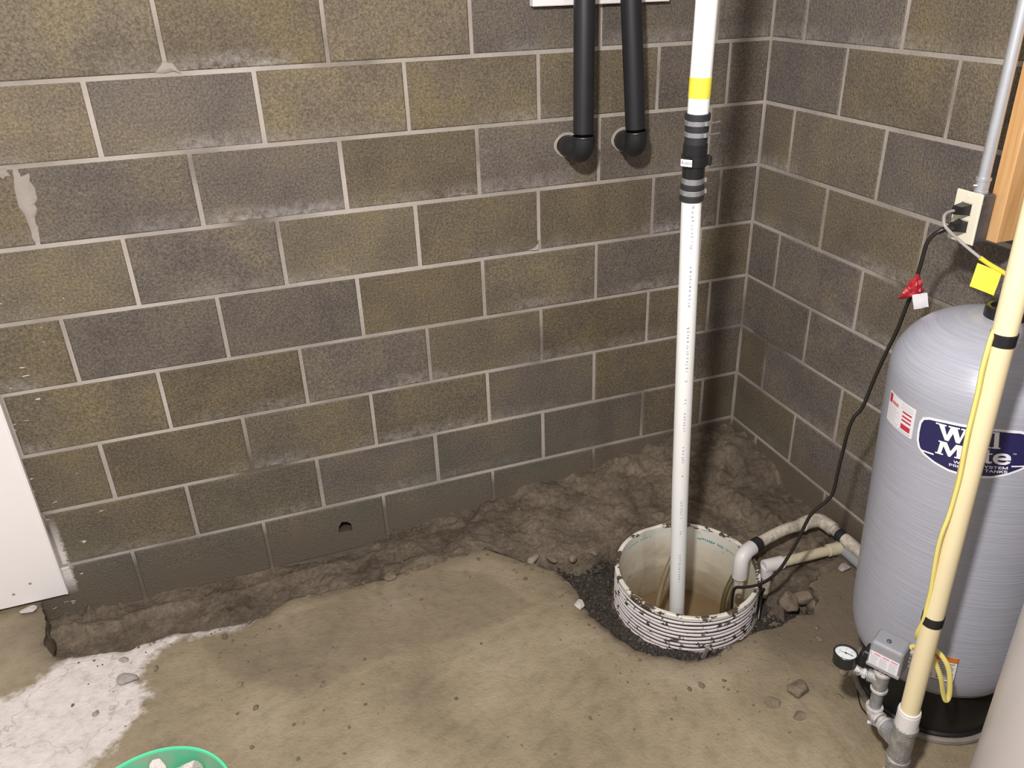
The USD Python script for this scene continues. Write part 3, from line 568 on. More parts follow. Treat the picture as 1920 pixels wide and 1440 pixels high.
# ------------------------------------------------------------------ black drain pipes on the wall
def black_pipe(top, bot, wallpt, label):
    t = thing('black_pipe', label, 'pipe', loc=wallpt)
    o = -np.array(wallpt)
    top, bot, wp_ = np.array(top), np.array(bot), np.array(wallpt)
    r = .0305
    obj('pipe', shifted(rod(bot + (top - bot) * .02, top, r, 32), o), 'abs_black', t)
    # elbow: comes down and turns back into the wall
    ax = (bot - top) / np.linalg.norm(bot - top); R = .034; pts = []
    d2 = wp_ - (bot + ax * R); d2[2] = 0; d2 /= np.linalg.norm(d2)
    cen = bot + d2 * R
    for a in np.linspace(0, np.pi / 2, 10): pts.append(cen - d2 * R * math.cos(a) + ax * R * math.sin(a))
    path = np.vstack([[bot - ax * .010], pts, [pts[-1] + d2 * .02]])
    el = tube(path, r + .0045, 32)
    obj('elbow', shifted(el, o), 'abs_black', t)
    obj('hub_ring', shifted(aim(lathe([(r + .001, 0), (r + .0052, 0), (r + .0062, .003), (r + .0055, .006), (r + .001, .006)], 32, True), bot - ax * .016, ax), o), 'abs_black', t)
    end = pts[-1] + d2 * .012
    obj('wall_stub', shifted(rod(end, np.array([wp_[0], .03, end[2]]), r + .001, 32), o), 'abs_black', t)
    g = lathe([(r + .002, -.004), (r + .013, -.004), (r + .009, .001), (r + .004, .0022), (r + .002, .003)], 32, True)
    gv = g.vertices.copy(); gv[:, :2] *= (1 + .10 * (meshkit.noise(gv * 40) - .5) * 2)[:, None]; g.vertices = gv
    obj('grout_collar', shifted(aim(g, (end[0] + (wp_[0] - end[0]) * .9, -.001, end[2]), (0, -1, 0)), o), 'mortar', t)
    obj('clamp', shifted(aim(lathe([(r, 0), (r + .003, .001), (r + .003, .012), (r, .013)], 32), bot + (top - bot) * .9, top - bot), o), 'steel_band', t)
black_pipe((-.724, -.125, 2.42), (-.727, -.130, 1.285), (-.727, 0, 1.25), 'straight black drain pipe elbowed into the wall, left one')
black_pipe((-.640, -.125, 2.42), (-.552, -.130, 1.285), (-.527, 0, 1.25), 'leaning black drain pipe elbowed into the wall, beside the straight one')

# ------------------------------------------------------------------ sump basin
t = thing('sump_basin', 'ribbed cream plastic sump basin set in the gravel pit', 'sump basin', loc=(*BAS, 0))
n = 96
obj('body', lathe([(.2255, -.60), (.2255, .014)], n), 'sump_dark', t)
g = lathe([(.216, .016), (.216, -.05), (.2145, -.055), (.2145, -.12), (.213, -.125), (.213, -.24), (.211, -.245), (.208, -.60), (0, -.60)], n)
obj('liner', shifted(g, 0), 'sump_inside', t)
rimm = lathe([(.2165, .008), (.2165, .024), (.2195, .026), (.2275, .026), (.2300, .023), (.2300, .010), (.2255, .008)], 140, True)
rv = rimm.vertices.copy(); rv[:, 2] -= np.where(rv[:, 2] > .02, .008 * np.maximum(meshkit.noise(rv * [26, 26, 0]) - .45, 0), 0); rimm.vertices = rv
obj('rim', rimm, 'sump_rim', t)
for k in range(12):
    zc = -.0035 - k * .0142
    prof = [(.2250, zc - .0045), (.2285, zc - .0040), (.2302, zc - .0018), (.2302, zc + .0018), (.2285, zc + .0040), (.2250, zc + .0045)]
    rb = lathe(prof, 120, True); vv = rb.vertices.copy()
    nn = meshkit.noise(np.c_[vv[:, :2] * 22, np.full(len(vv), k * 3.7)]); rr = np.linalg.norm(vv[:, :2], axis=1)
    vv[:, 2] += (meshkit.noise(np.c_[vv[:, :2] * 9, np.full(len(vv), k * 1.3)]) - .5) * .004
    sc = 1 - np.where(rr > .227, .0022 * nn / .23, 0); vv[:, :2] *= sc[:, None]; rb.vertices = vv
    obj('rib', rb, 'sump_rib', t)
# faded blue marker scrawl inside the wall (illegible strokes)
def on_wall(a, z, r=.2160): return np.array([r * math.cos(a), r * math.sin(a), z])
ms = []; g = random.Random(4)
def scrawl(a0, a1, z0, z1, w, hgt):
    k = int((a0 - a1) / .035); out = []
    for i in range(k):
        a = a0 - (a0 - a1) * (i + .5) / k; z = z0 + (z1 - z0) * i / k
        if g.random() < .12: continue
        out.append(tube([on_wall(a + g.uniform(-.012, .012), z - hgt * g.uniform(.3, 1)), on_wall(a, z + hgt * g.uniform(.2, 1))], w, 5))
        out.append(tube([on_wall(a - .016, z + hgt * g.uniform(-.8, .8)), on_wall(a + .016, z + hgt * g.uniform(-.8, .8))], w, 5))
    return out
ms += scrawl(.86, .42, -.020, -.024, .0017, .006); ms += scrawl(.36, .12, -.026, -.028, .0010, .003); ms += scrawl(2.12, 1.62, -.006, -.006, .0010, .004)
tag(obj('marker_writing', cat_(ms), 'marker_blue', t, smooth=False), kind='stuff')
w = lathe([(0, -.262), (.20, -.262), (.2095, -.261)], 64); w.invert() if w.face_normals[0][2] < 0 else None
tag(obj('sump_water', shifted(w, [*BAS, 0]), 'muddy_water', loc=(*BAS, -.262)), 'muddy brown water standing in the bottom of the sump basin', 'water', None, 'stuff')
# wooden sliver stuck beside the basin
p = obj('wood_sliver', aim(chamfer_box((-.006, -.003, 0), (.006, .003, .055), .001), (-.673, -.905, -.085), (.05, -.25, 1)), 'grey_rock', loc=(-.673, -.905, -.085))
tag(p, 'short flat sliver standing in the gravel before the basin', 'sliver')

# ------------------------------------------------------------------ discharge pipe with check valve
A0, AS = np.array([-.6305, -.6725, 0.0]), np.array([-.0615, -.0545, 1.0])
def ax(z): return A0 + AS * z + np.array([np.interp(z, [-.3, -.08, .4, 1.25, 1.43, 1.50, 1.677, 2.42], [.002, 0, -.007, -.012, -.005, -.0025, .005, .028]), 0, 0])
t = thing('discharge_pipe', 'tall white plastic discharge pipe rising out of the sump basin with a black check valve', 'pipe', loc=tuple(ax(-.30)))
O = -ax(-.30); RP = .0241
def pseg(name, z0, z1, r, m, n=32, parent=None): return obj(name, shifted(rod(ax(z0), ax(z1), r, n), O), m, parent or t)
def pathpipe(name, zs, r, m): return obj(name, shifted(tube([ax(z) for z in zs], r, 32), O), m, t)
pathpipe('pipe', [-.30, -.08, .15, .4, .8, 1.27], RP, 'pvc_white'); pathpipe('pipe', [1.42, 1.5, 1.677, 2.42], RP, 'pvc_white')
for nm, z0, z1, r, m in [('rubber_coupling', 1.2504, 1.2640, .0286, 'rubber'), ('hose_clamp', 1.2645, 1.2777, .0284, 'steel_band'), ('rubber_coupling', 1.2777, 1.2905, .0278, 'rubber'), ('hose_clamp', 1.2905, 1.3060, .0262, 'steel_band'),
         ('valve_body', 1.3040, 1.3360, .0258, 'plastic_black'), ('valve_flange', 1.3330, 1.3560, .0305, 'plastic_black'), ('valve_body', 1.3540, 1.3830, .0280, 'plastic_black'), ('rubber_coupling', 1.3820, 1.3996, .0262, 'rubber'),
         ('hose_clamp', 1.3996, 1.4115, .0282, 'steel_band'), ('rubber_coupling', 1.4115, 1.4252, .0272, 'rubber'), ('hose_clamp', 1.4252, 1.4370, .0290, 'steel_band'), ('rubber_coupling', 1.4370, 1.4517, .0288, 'rubber')]:
    p = pseg(nm, z0, z1, r, m)
    if nm == 'hose_clamp':
        zc = (z0 + z1) / 2; c = ax(zc) + O; a = math.radians(-75 if zc > 1.35 else -15)
        d = np.array([math.cos(a), math.sin(a), 0]); tdir = np.array([-d[1], d[0], 0])
        hs = chamfer_box((-.007, -.004, -.0055), (.007, .003, .0055), .0012)
        mm = np.eye(4); mm[:3, 0], mm[:3, 1], mm[:3, 2] = tdir, d, [0, 0, 1]; hs.apply_transform(mm); hs.apply_translation(c + d * (r + .003))
        obj('screw_housing', hs, 'steel_band', p)
        if zc > 1.35: obj('screw', rod(c + d * (r + .003) + tdir * .004, c + d * (r + .003) + tdir * .040, .0022, 10), 'steel_band', p)
# side lugs of the flange and its small white tag
c = ax(1.345) + O
for a in (-150, -20, 95):
    d = np.array([math.cos(math.radians(a)), math.sin(math.radians(a)), 0]); td = np.array([-d[1], d[0], 0])
    lg = chamfer_box((-.010, -.006, -.011), (.010, .012, .011), .003); mm = np.eye(4); mm[:3, 0], mm[:3, 1], mm[:3, 2] = td, d, [0, 0, 1]; lg.apply_transform(mm); lg.apply_translation(c + d * .027)
    obj('valve_lug', lg, 'plastic_black', t)
def curved_strip(r, a0, a1, z0, z1, th=.0006, n=14):
    """a thin label bent round a vertical cylinder"""
    aa = np.radians(np.linspace(a0, a1, n)); prof = [(r, z0), (r + th, z0), (r + th, z1), (r, z1)]
    V = np.array([[q * math.cos(x), q * math.sin(x), z] for x in aa for q, z in prof]); F = []
    for i in range(n - 1):
        for j in range(4):
            p, q = i * 4 + j, i * 4 + (j + 1) % 4; F += [[p, p + 4, q + 4], [p, q + 4, q]]
    F += [[0, 1, 2], [0, 2, 3]]; k = (n - 1) * 4; F += [[k, k + 2, k + 1], [k, k + 3, k + 2]]
    m = trimesh.Trimesh(V, np.array(F), process=False)
    if m.volume < 0: m.invert()
    return m
lb = obj('valve_label', shifted(curved_strip(.0415, -168, -128, 1.3375, 1.3535), ax(1.345) * [1, 1, 0] + O), 'paper', t)
g = random.Random(2); ms = []
for k in range(9):
    a = -164 + k * 4; ms.append(curved_strip(.0422, a, a + 2.4, 1.3425, 1.3425 + .003 + .004 * g.random(), .0002, 3))
obj('label_print', shifted(cat_(ms), ax(1.345) * [1, 1, 0] + O), 'print_grey', lb, smooth=False)
pseg('yellow_band', 1.4841, 1.5305, RP + .0006, 'yellow')
# rows of small illegible printing along the pipe
ms = []; g = random.Random(5); z = 1.235
while z > .02:
    if g.random() < .14: z -= g.uniform(.02, .06); continue
    a = -112 + g.uniform(-1, 1); hgt = g.uniform(.005, .0085)
    for q in range(2):
        ms.append(shifted(curved_strip(RP, a - 4 + 7 * q + g.uniform(-2, 2), a + 1.5 + 7 * q + g.uniform(-2, 2), z, z + hgt * g.uniform(.35, 1), .0003, 3), ax(z) * [1, 1, 0] + O))
    z -= hgt + g.uniform(.0018, .0045)
tag(obj('printing', cat_(ms), 'pipe_print', t, smooth=False), kind='stuff')

# hoses hanging in the basin
p = obj('hose', tube(spline([(-.566, -.548, .018), (-.594, -.571, .010), (-.624, -.589, -.03), (-.652, -.605, -.09), (-.672, -.622, -.16), (-.675, -.63, -.25), (-.672, -.634, -.34)]), .0085, 14), 'tan_hose', loc=(-.672, -.634, -.34))
tag(p, 'tan hose hanging in the basin behind the white pipe', 'hose')
p = obj('hose', tube(spline([(-.398, -.676, .010), (-.41, -.680, .004), (-.436, -.690, -.03), (-.466, -.702, -.075), (-.479, -.712, -.14), (-.474, -.716, -.22), (-.468, -.715, -.34)]), .0085, 14), 'olive_hose', loc=(-.468, -.715, -.34))
tag(p, 'dark olive hose curving down in the right half of the basin', 'hose')

# ------------------------------------------------------------------ drain pipes running to the basin
def elbow_tube(pts, r, m, name, par, o, n=20): return obj(name, shifted(tube(pts, r, n), o), m, par)
base = (-.407, -.697, 0.0); o = -np.array(base)
t = thing('drain_pipe', 'muddy white drain pipe with elbows and black couplings entering over the basin rim', 'pipe', loc=base)
R1 = .0185
elbow_tube(spline([(-.425, -.708, -.09), (-.425, -.708, -.03), (-.425, -.708, .015)], 3), .016, 'pvc_dirty', 'outlet', t, o)
elbow_tube(spline([(-.425, -.708, -.015), (-.425, -.708, .025), (-.420, -.704, .055), (-.400, -.696, .068), (-.372, -.686, .070)], 6), R1 + .0055, 'adapter_white', 'elbow', t, o)
elbow_tube([(-.372, -.686, .070), (-.340, -.677, .071)], R1 + .0045, 'rubber', 'coupling', t, o)
elbow_tube(spline([(-.345, -.678, .071), (-.29, -.668, .076), (-.232, -.660, .080), (-.18, -.652, .074), (-.135, -.645, .066)], 8), R1, 'pvc_dirty', 'pipe', t, o)
elbow_tube(spline([(-.150, -.647, .068), (-.115, -.640, .066), (-.078, -.642, .062), (-.062, -.662, .058), (-.058, -.694, .056)], 8), R1 + .0050, 'pvc_dirty', 'elbow', t, o)
elbow_tube([(-.0585, -.690, .056), (-.057, -.738, .056)], R1 - .001, 'pvc_dirty', 'pipe', t, o)
elbow_tube([(-.0575, -.722, .056), (-.057, -.748, .056)], R1 + .003, 'rubber', 'coupling', t, o)
elbow_tube([(-.057, -.748, .056), (-.055, -1.03, .054)], R1 + .002, 'pvc_dirty', 'pipe', t, o)
base = (-.338, -.742, 0.0); o = -np.array(base)
t = thing('drain_pipe', 'yellowed straight drain pipe lying below the upper one, with a white tee by the basin', 'pipe', loc=base)
elbow_tube([(-.330, -.745, .032), (-.16, -.752, .032), (-.10, -.755, .031)], .0165, 'pvc_yellowed', 'pipe', t, o)
elbow_tube(spline([(-.347, -.742, -.09), (-.347, -.742, -.02), (-.347, -.742, .020)], 3), .0165, 'pvc_dirty', 'stub', t, o)
tee = to_man(rod((-.362, -.742, .032), (-.295, -.746, .032), .0215, 24)) + to_man(rod((-.347, -.742, -.012), (-.347, -.742, .030), .0215, 24))
obj('tee', shifted(tee, o), 'adapter_white', t)
obj('hub', shifted(rod((-.125, -.7535, .0315), (-.078, -.756, .031), .0205, 24), o), 'pvc_yellowed', t)
elbow_tube([(-.072, -.735, .027), (-.070, -.80, .027), (-.068, -1.02, .026)], .017, 'print_grey', 'crosspipe', t, o)

# ------------------------------------------------------------------ wood stud, conduit, outlet
t = thing('wood_stud', 'orange wooden stud fixed to the right wall beside the outlet', 'wood', loc=(-.075, -1.09, 1.173))
o = -np.array((-.075, -1.09, 1.173))
obj('board', shifted(chamfer_box((-.150, -1.108, 1.173), (-.078, -1.068, 2.45), .002), o), 'wood', t, smooth=False)
obj('board', shifted(chamfer_box((-.077, -1.105, 1.178), (-.001, -1.066, 2.45), .002), o), 'wood', t, smooth=False)
t = thing('conduit', 'grey metal conduit running up from the outlet box', 'conduit', loc=(-.1725, -1.058, 1.278)); o = -np.array((-.1725, -1.058, 1.278))
obj('tube', shifted(rod((-.1725, -1.058, 1.29), (-.1725, -1.058, 2.45), .0128, 24), o), 'emt', t)
obj('connector', shifted(aim(lathe([(.009, 0), (.0155, 0), (.0155, .006), (.0148, .007), (.0148, .028), (.0165, .029), (.0165, .035), (.0128, .036)], 24), (-.1725, -1.058, 1.2785), (0, 0, 1)), o), 'emt', t)
obj('set_screw', shifted(rod((-.187, -1.058, 1.297), (-.193, -1.052, 1.297), .003, 8), o), 'steel_band', t)
t = thing('outlet', 'ivory wall outlet on a steel box with two plugs in it', 'outlet', loc=(-.176, -1.053, 1.226)); o = -np.array((-.176, -1.053, 1.226))
obj('box', shifted(chamfer_box((-.195, -1.084, 1.170), (-.152, -1.028, 1.280), .003), o), 'box_steel', t, smooth=False)
plate = m3.Manifold.hull_points(np.array([(x, -1.0535 + sy * yy, 1.2262 + sz * zz) for sy in (-1, 1) for sz in (-1, 1) for x, yy, zz in ((-.195, .035, .0575), (-.1985, .035, .0565), (-.200, .0335, .056), (-.1985, .034, .0575))]))
for zc in (1.2455, 1.2065): plate = plate - m3.Manifold.cube((.03, .030, .028), True).translate((-.2, -1.0535, zc))
obj('cover_plate', shifted(plate, o), 'plate_ivory', t, smooth=False)
for zc in (1.2455, 1.2065):
    pr_ = obj('receptacle', shifted(chamfer_box((-.1992, -1.0680, zc - .0135), (-.190, -1.0390, zc + .0135), .002), o), 'receptacle', t, smooth=False)
obj('slot', shifted(chamfer_box((-.1996, -1.0550, 1.2215), (-.1985, -1.0460, 1.2265), .0004), o), 'plastic_black', t, smooth=False)
obj('plate_screw', shifted(aim(lathe([(0, 0), (.0032, 0), (.003, .001), (0, .0015)], 12), (-.2, -1.0535, 1.2735), (-1, 0, 0)), o), 'plate_ivory', t)

def plug(zc, m, parent, o, tilt=0):
    b = m3.Manifold.hull_points(np.array([(-.2005, -1.0535 + sy * .0135, zc + sz * .0120) for sy in (-1, 1) for sz in (-1, 1)] + [(-.226, -1.0535 + sy * .0105, zc + sz * .0085) for sy in (-1, 1) for sz in (-1, 1)] + [(-.236, -1.0535 + sy * .006, zc + sz * .006 - .002) for sy in (-1, 1) for sz in (-1, 1)]))
    obj('plug', shifted(b, o), m, parent, smooth=False)
CORD = [(-.230, -1.0535, 1.2045), (-.252, -1.058, 1.2075), (-.263, -1.054, 1.203), (-.271, -1.044, 1.190), (-.275, -1.035, 1.169), (-.272, -1.028, 1.125), (-.270, -1.023, 1.090), (-.268, -1.017, 1.048), (-.270, -1.009, 1.005), (-.274, -.999, .939), (-.283, -.986, .870), (-.292, -.975, .800), (-.302, -.964, .714), (-.316, -.953, .676), (-.322, -.948, .626), (-.324, -.946, .567),
        (-.326, -.944, .524), (-.329, -.943, .445), (-.338, -.938, .414), (-.365, -.920, .368), (-.377, -.914, .336), (-.394, -.907, .264), (-.409, -.901, .216), (-.429, -.893, .162), (-.448, -.874, .114), (-.462, -.846, .075), (-.474, -.822, .052), (-.484, -.801, .036), (-.492, -.780, .018), (-.488, -.768, -.03), (-.480, -.76, -.12), (-.478, -.75, -.33)]
t = thing('power_cord', 'long black power cord running from the lower plug down into the basin', 'power cord', loc=CORD[0]); o = -np.array(CORD[0])
obj('cord', shifted(tube(spline(CORD, 6), .0047, 12), o), 'cord_black', t)
obj('strain_relief', shifted(tube(spline([(-.226, -1.0535, 1.204), (-.240, -1.056, 1.2065), (-.256, -1.057, 1.2065), (-.266, -1.051, 1.198)], 4), np.linspace(.0075, .0055, 13), 12), o), 'plastic_black', t)
plug(1.2065, 'plastic_black', t, o)
# second strand down the outside of the basin
obj('loop', shifted(tube(spline([(-.462, -.846, .075), (-.440, -.838, .045), (-.408, -.812, .012), (-.395, -.790, -.03), (-.404, -.800, -.07), (-.42, -.82, -.10)], 6), .0045, 10), o), 'cord_black', t)
# red foil flag and white tag wrapped on the cord
g = np.random.default_rng(3)
def sheet(c, u, w, nu, nw, bow, seed, th=.0008):
    c, u, w = (np.array(q, float) for q in (c, u, w)); nrm = np.cross(u, w); nrm /= np.linalg.norm(nrm); V = []
    for s in (1, -1):
        for i in range(nu):
            for j in range(nw):
                a, b = i / (nu - 1) - .5, j / (nw - 1) - .5
                V.append(c + u * a + w * b + nrm * (s * th / 2 + bow * (meshkit.noise(np.array([a * 4 + seed, b * 4, 1.0])) - .5)))
    F = []
    n0 = nu * nw
    for i in range(nu - 1):
        for j in range(nw - 1):
            p = i * nw + j
            F += [[p, p + nw, p + nw + 1], [p, p + nw + 1, p + 1], [n0 + p, n0 + p + nw + 1, n0 + p + nw], [n0 + p, n0 + p + 1, n0 + p + nw + 1]]
    ring = [i * nw for i in range(nu)] + [(nu - 1) * nw + j for j in range(1, nw)] + [i * nw + nw - 1 for i in range(nu - 2, -1, -1)] + [j for j in range(nw - 2, 0, -1)]
    for k in range(len(ring)):
        p, q = ring[k], ring[(k + 1) % len(ring)]; F += [[p, q + n0, q], [p, p + n0, q + n0]]
    m = trimesh.Trimesh(np.array(V), np.array(F), process=False)
    if m.volume < 0: m.invert()
    return m
TC = np.array([-.279, -1.024, 1.058])
fl = m3.Manifold.hull_points(TC + 1.18 * np.array([(.004, .0, .030), (-.004, -.008, .029), (-.030, -.004, -.006), (-.024, .006, -.022), (-.034, .0, -.016), (.020, -.010, -.006), (.014, .004, -.012), (-.008, -.016, -.010), (.002, .01, .0), (-.020, -.010, .008), (.012, -.01, .012)]))
fm = fl.refine_to_length(.006).to_mesh(); fv = np.array(fm.vert_properties[:, :3]); fv += (np.stack([meshkit.noise(fv * 130), meshkit.noise(fv * 130 + 9), meshkit.noise(fv * 130 + 20)], 1) - .5) * .011
obj('red_flag', shifted(trimesh.Trimesh(fv, fm.tri_verts, process=False), o), 'red_foil', t, smooth=False)
obj('white_tag', shifted(sheet(TC + [.000, -.030, -.022], np.array([.030, -.013, .007]), np.array([.010, -.004, -.036]), 5, 5, .004, 2), o), 'paper', t)

GR = [(-.232, -1.0535, 1.245), (-.252, -1.055, 1.244), (-.272, -1.064, 1.240), (-.284, -1.080, 1.226), (-.276, -1.091, 1.212), (-.260, -1.107, 1.194), (-.251, -1.129, 1.180), (-.241, -1.152, 1.166)]
t = thing('plug_lead', 'thin grey lead looping from the upper plug to a yellow tag', 'power lead', loc=GR[0]); o = -np.array(GR[0])
obj('cord', shifted(tube(spline(GR, 6), .0036, 10), o), 'cord_grey', t)
plug(1.2455, 'plastic_black', t, o)
obj('sleeve', shifted(tube(spline([GR[-1], (-.222, -1.162, 1.152), (-.200, -1.175, 1.138), (-.176, -1.188, 1.122)], 4), .0050, 10), o), 'yellow', t)
obj('yellow_tag', shifted(sheet((-.231, -1.170, 1.121), np.array([.046, -.027, -.020]), np.array([-.022, -.012, -.046]), 6, 6, .003, 5), o), 'yellow_paper', t)

# ------------------------------------------------------------------ pressure tank
TX, TY, TR = -.2305, -1.281, .2075
t = thing('pressure_tank', 'grey pressure tank with a domed top and an oval blue badge', 'tank', loc=(TX, TY, 0))
def lean(m):
    v, f, _ = meshkit.arrays(m, False); v = np.array(v, float); z = v[:, 2].copy()
    v[:, 0] += -.024 * z; v[:, 1] += .0238 * z
    return trimesh.Trimesh(v, f, process=False)
prof = [(0, .128), (.10, .131), (.150, .142), (.180, .160), (.197, .187), (.2045, .222), (.2072, .265), (TR, .33), (TR, .925)]
for a in np.linspace(8, 90, 14): prof.append((max(TR * math.cos(math.radians(a)) ** .82, 0), (.925 + .147 * math.sin(math.radians(a)))))
prof = [(r, z) for i, (r, z) in enumerate(prof)]
obj('shell', lean(lathe(prof, 96)), 'tank_shell', t, smooth=60)
obj('base', lathe([(0, .012), (.172, .012), (.172, .020), (.166, .024), (.166, .150), (.160, .17), (0, .17)], 72), 'base_black', t)
obj('foot_ring', lathe([(0, 0), (.181, 0), (.183, .003), (.182, .012), (.178, .0145), (0, .0145)], 72), 'base_grey', t)
p = obj('top_port', lean(lathe([(0, 1.064), (.040, 1.064), (.041, 1.069), (.040, 1.090), (.036, 1.093), (.030, 1.093), (.028, 1.086), (0, 1.086)], 40)), 'plastic_black', t)
obj('bead', lean(lathe([(.041, 1.058), (.052, 1.061), (.050, 1.066), (.041, 1.069)], 40)), 'tank_shell', p)
def wrap(m2, a0, z0, r, edge=.010, turn=0.0):
    """bends a flat mesh (x to the right, y up, z out) round the tank at angle a0 and height z0"""
    v, f, _ = meshkit.arrays(m2, False)
    v, f = trimesh.remesh.subdivide_to_size(v, f, edge, max_iter=12)
    c_, s_ = math.cos(math.radians(turn)), math.sin(math.radians(turn)); v = np.stack([v[:, 0] * c_ - v[:, 1] * s_, v[:, 0] * s_ + v[:, 1] * c_, v[:, 2]], 1)
    a = math.radians(a0) + v[:, 0] / r; q = r + v[:, 2]
    P = np.stack([q * np.cos(a), q * np.sin(a), z0 + v[:, 1]], 1)
    return lean(trimesh.Trimesh(P, f, process=False))
def flat(poly, z0, th): 
    ps = getattr(poly, 'geoms', [poly])
    return shifted(cat_([trimesh.creation.extrude_polygon(g_, th, engine='earcut') for g_ in ps]), np.array([0, 0, z0]))
def text2(s, width, height, z0, th, bold=True, x=0, y=0):
    m = meshkit.text_mesh(s, 1.0, 1.0, bold); v, f, _ = meshkit.arrays(m, False); v = np.array(v)
    lo, hi = v.min(0), v.max(0)
    v[:, 0] = (v[:, 0] - lo[0]) / (hi[0] - lo[0]) * width + x; v[:, 1] = v[:, 1] * height + y; v[:, 2] = z0 + v[:, 2] * th
    return trimesh.Trimesh(v, f, process=False)
BA, BZ = -144.0, .850
half = [(0, .057), (.05, .0562), (.085, .0535), (.100, .048), (.1075, .035), (.111, .012), (.1115, -.008), (.107, -.024), (.095, -.036), (.07, -.048), (.04, -.0575), (0, -.0615)]
shape = Polygon(half + [(-x, y) for x, y in half[::-1][1:-1]]).buffer(.006).buffer(-.006)
bd_ = obj('badge', wrap(flat(shape, .0002, .0006), BA, BZ, TR, turn=6.5), 'badge_white', t, smooth=40)
dash = unary_union([sbox(-.12, -.0295, -.071, -.0255), sbox(.073, -.0295, .12, -.0255)])
inner = shape.buffer(-.0055).difference(dash)
obj('badge_field', wrap(flat(inner, .0009, .0004), BA, BZ, TR, turn=6.5), 'badge_blue', bd_, smooth=40)
Wp = Polygon([(-.001, .032), (.0155, .032), (.0155, .029), (.0125, .029), (.0165, .011), (.0215, .029), (.0185, .029), (.0185, .032), (.0345, .032), (.0345, .029), (.0315, .029), (.0355, .011), (.0400, .029), (.0365, .029), (.0365, .032), (.0460, .032), (.0460, .029), (.0440, .029), (.0355, 0), (.0300, 0), (.0255, .0175), (.0195, 0), (.0140, 0), (.0040, .029), (-.001, .029)])
Mp = Polygon([(0, 0), (.0115, 0), (.0115, .0028), (.0085, .0028), (.0115, .019), (.0185, 0), (.0215, 0), (.0300, .019), (.0300, .0028), (.0270, .0028), (.0270, 0), (.0420, 0), (.0420, .0028), (.0390, .0028), (.0390, .0255), (.0420, .0255), (.0420, .028), (.0285, .028), (.0215, .0120), (.0160, .028), (.0040, .028), (.0040, .0255), (.0065, .0255), (.0030, .0028), (0, .0028)])
from shapely.affinity import translate as st
lp = lambda x: Polygon([(x, 0), (x + .0115, 0), (x + .0115, .0025), (x + .0088, .0025), (x + .0088, .034), (x, .034), (x, .0315), (x + .0025, .0315), (x + .0025, .0025), (x, .0025)])
tp = Polygon([(.0032, .0225), (.0085, .0285), (.0085, .021), (.0125, .021), (.0125, .0185), (.0085, .0185), (.0085, .0055), (.0100, .0030), (.0125, .0040), (.0125, .0012), (.0095, -.0004), (.0060, -.0004), (.0032, .0020), (.0032, .0185), (.0008, .0185), (.0008, .021)])
WX, MX_ = -.060, -.067
def fit(ms, x0, x1, y0, hgt):
    m = cat_(ms); v = m.vertices.copy(); lo, hi = v.min(0), v.max(0)
    v[:, 0] = x0 + (v[:, 0] - lo[0]) / (hi[0] - lo[0]) * (x1 - x0); v[:, 1] = y0 + (v[:, 1] - lo[1]) / (hi[1] - lo[1]) * hgt
    return trimesh.Trimesh(v, m.faces, process=False)
lett = [fit([flat(st(Wp, WX, .006), .0013, .0004), text2('e', .0185, .030, .0013, .0004, True, WX + .046, .006), flat(st(lp(WX + .066), 0, .006), .0013, .0004), flat(st(lp(WX + .0785), 0, .006), .0013, .0004)], -.070, .051, .0105, .039),
        fit([flat(st(Mp, MX_, -.027), .0013, .0004), text2('a', .0190, .028, .0013, .0004, True, MX_ + .043, -.027), flat(st(tp, MX_ + .063, -.027), .0013, .0004), text2('e', .0230, .029, .0013, .0004, True, MX_ + .0765, -.027)], -.068, .0715, -.0245, .0335)]
lett += [text2('WATER SYSTEM', .098, .0058, .0013, .0003, True, -.031, -.0345), text2('PRESSURE TANKS', .106, .0058, .0013, .0003, True, -.039, -.0435), text2('TM', .006, .003, .0013, .0003, False, .074, .000)]
obj('lettering', cat_([wrap(m, BA, BZ, TR, .006, 6.5) for m in lett]), 'badge_white', bd_, smooth=False)
# small red and white sticker at the left edge
SA, SZ = 168.7, .858
stk = obj('sticker', wrap(flat(sbox(-.046, -.034, .046, .034).buffer(.002), .0002, .0005), SA, SZ, TR), 'paper', t, smooth=40)
red = [flat(sbox(-.044, .012, -.032, .033), .0007, .0003)]
red += [flat(sbox(.012, y, .040, y + h_), .0007, .0003) for y, h_ in ((.012, .004), (.002, .004), (-.007, .004), (-.026, .012))]
red += [flat(sbox(-.029 + .0025 * k, .014, -.0276 + .0025 * k, .021), .0007, .0003) for k in range(10)]
obj('red_print', cat_([wrap(m, SA, SZ, TR) for m in red]), 'print_red', stk, smooth=False)
g = random.Random(8); gl = []
for k in range(7): gl.append(flat(sbox(-.043, .006 - k * .0055, -.043 + g.uniform(.030, .044), .0075 - k * .0055), .0007, .0003))
gl.append(flat(sbox(-.043, -.0325, .043, -.0315), .0007, .0003)); gl += [flat(sbox(.006, y, .042, y + .0012), .0007, .0003) for y in (.030, .025, .021, -.031)]
obj('grey_print', cat_([wrap(m, SA, SZ, TR) for m in gl]), 'print_pale', stk, smooth=False)
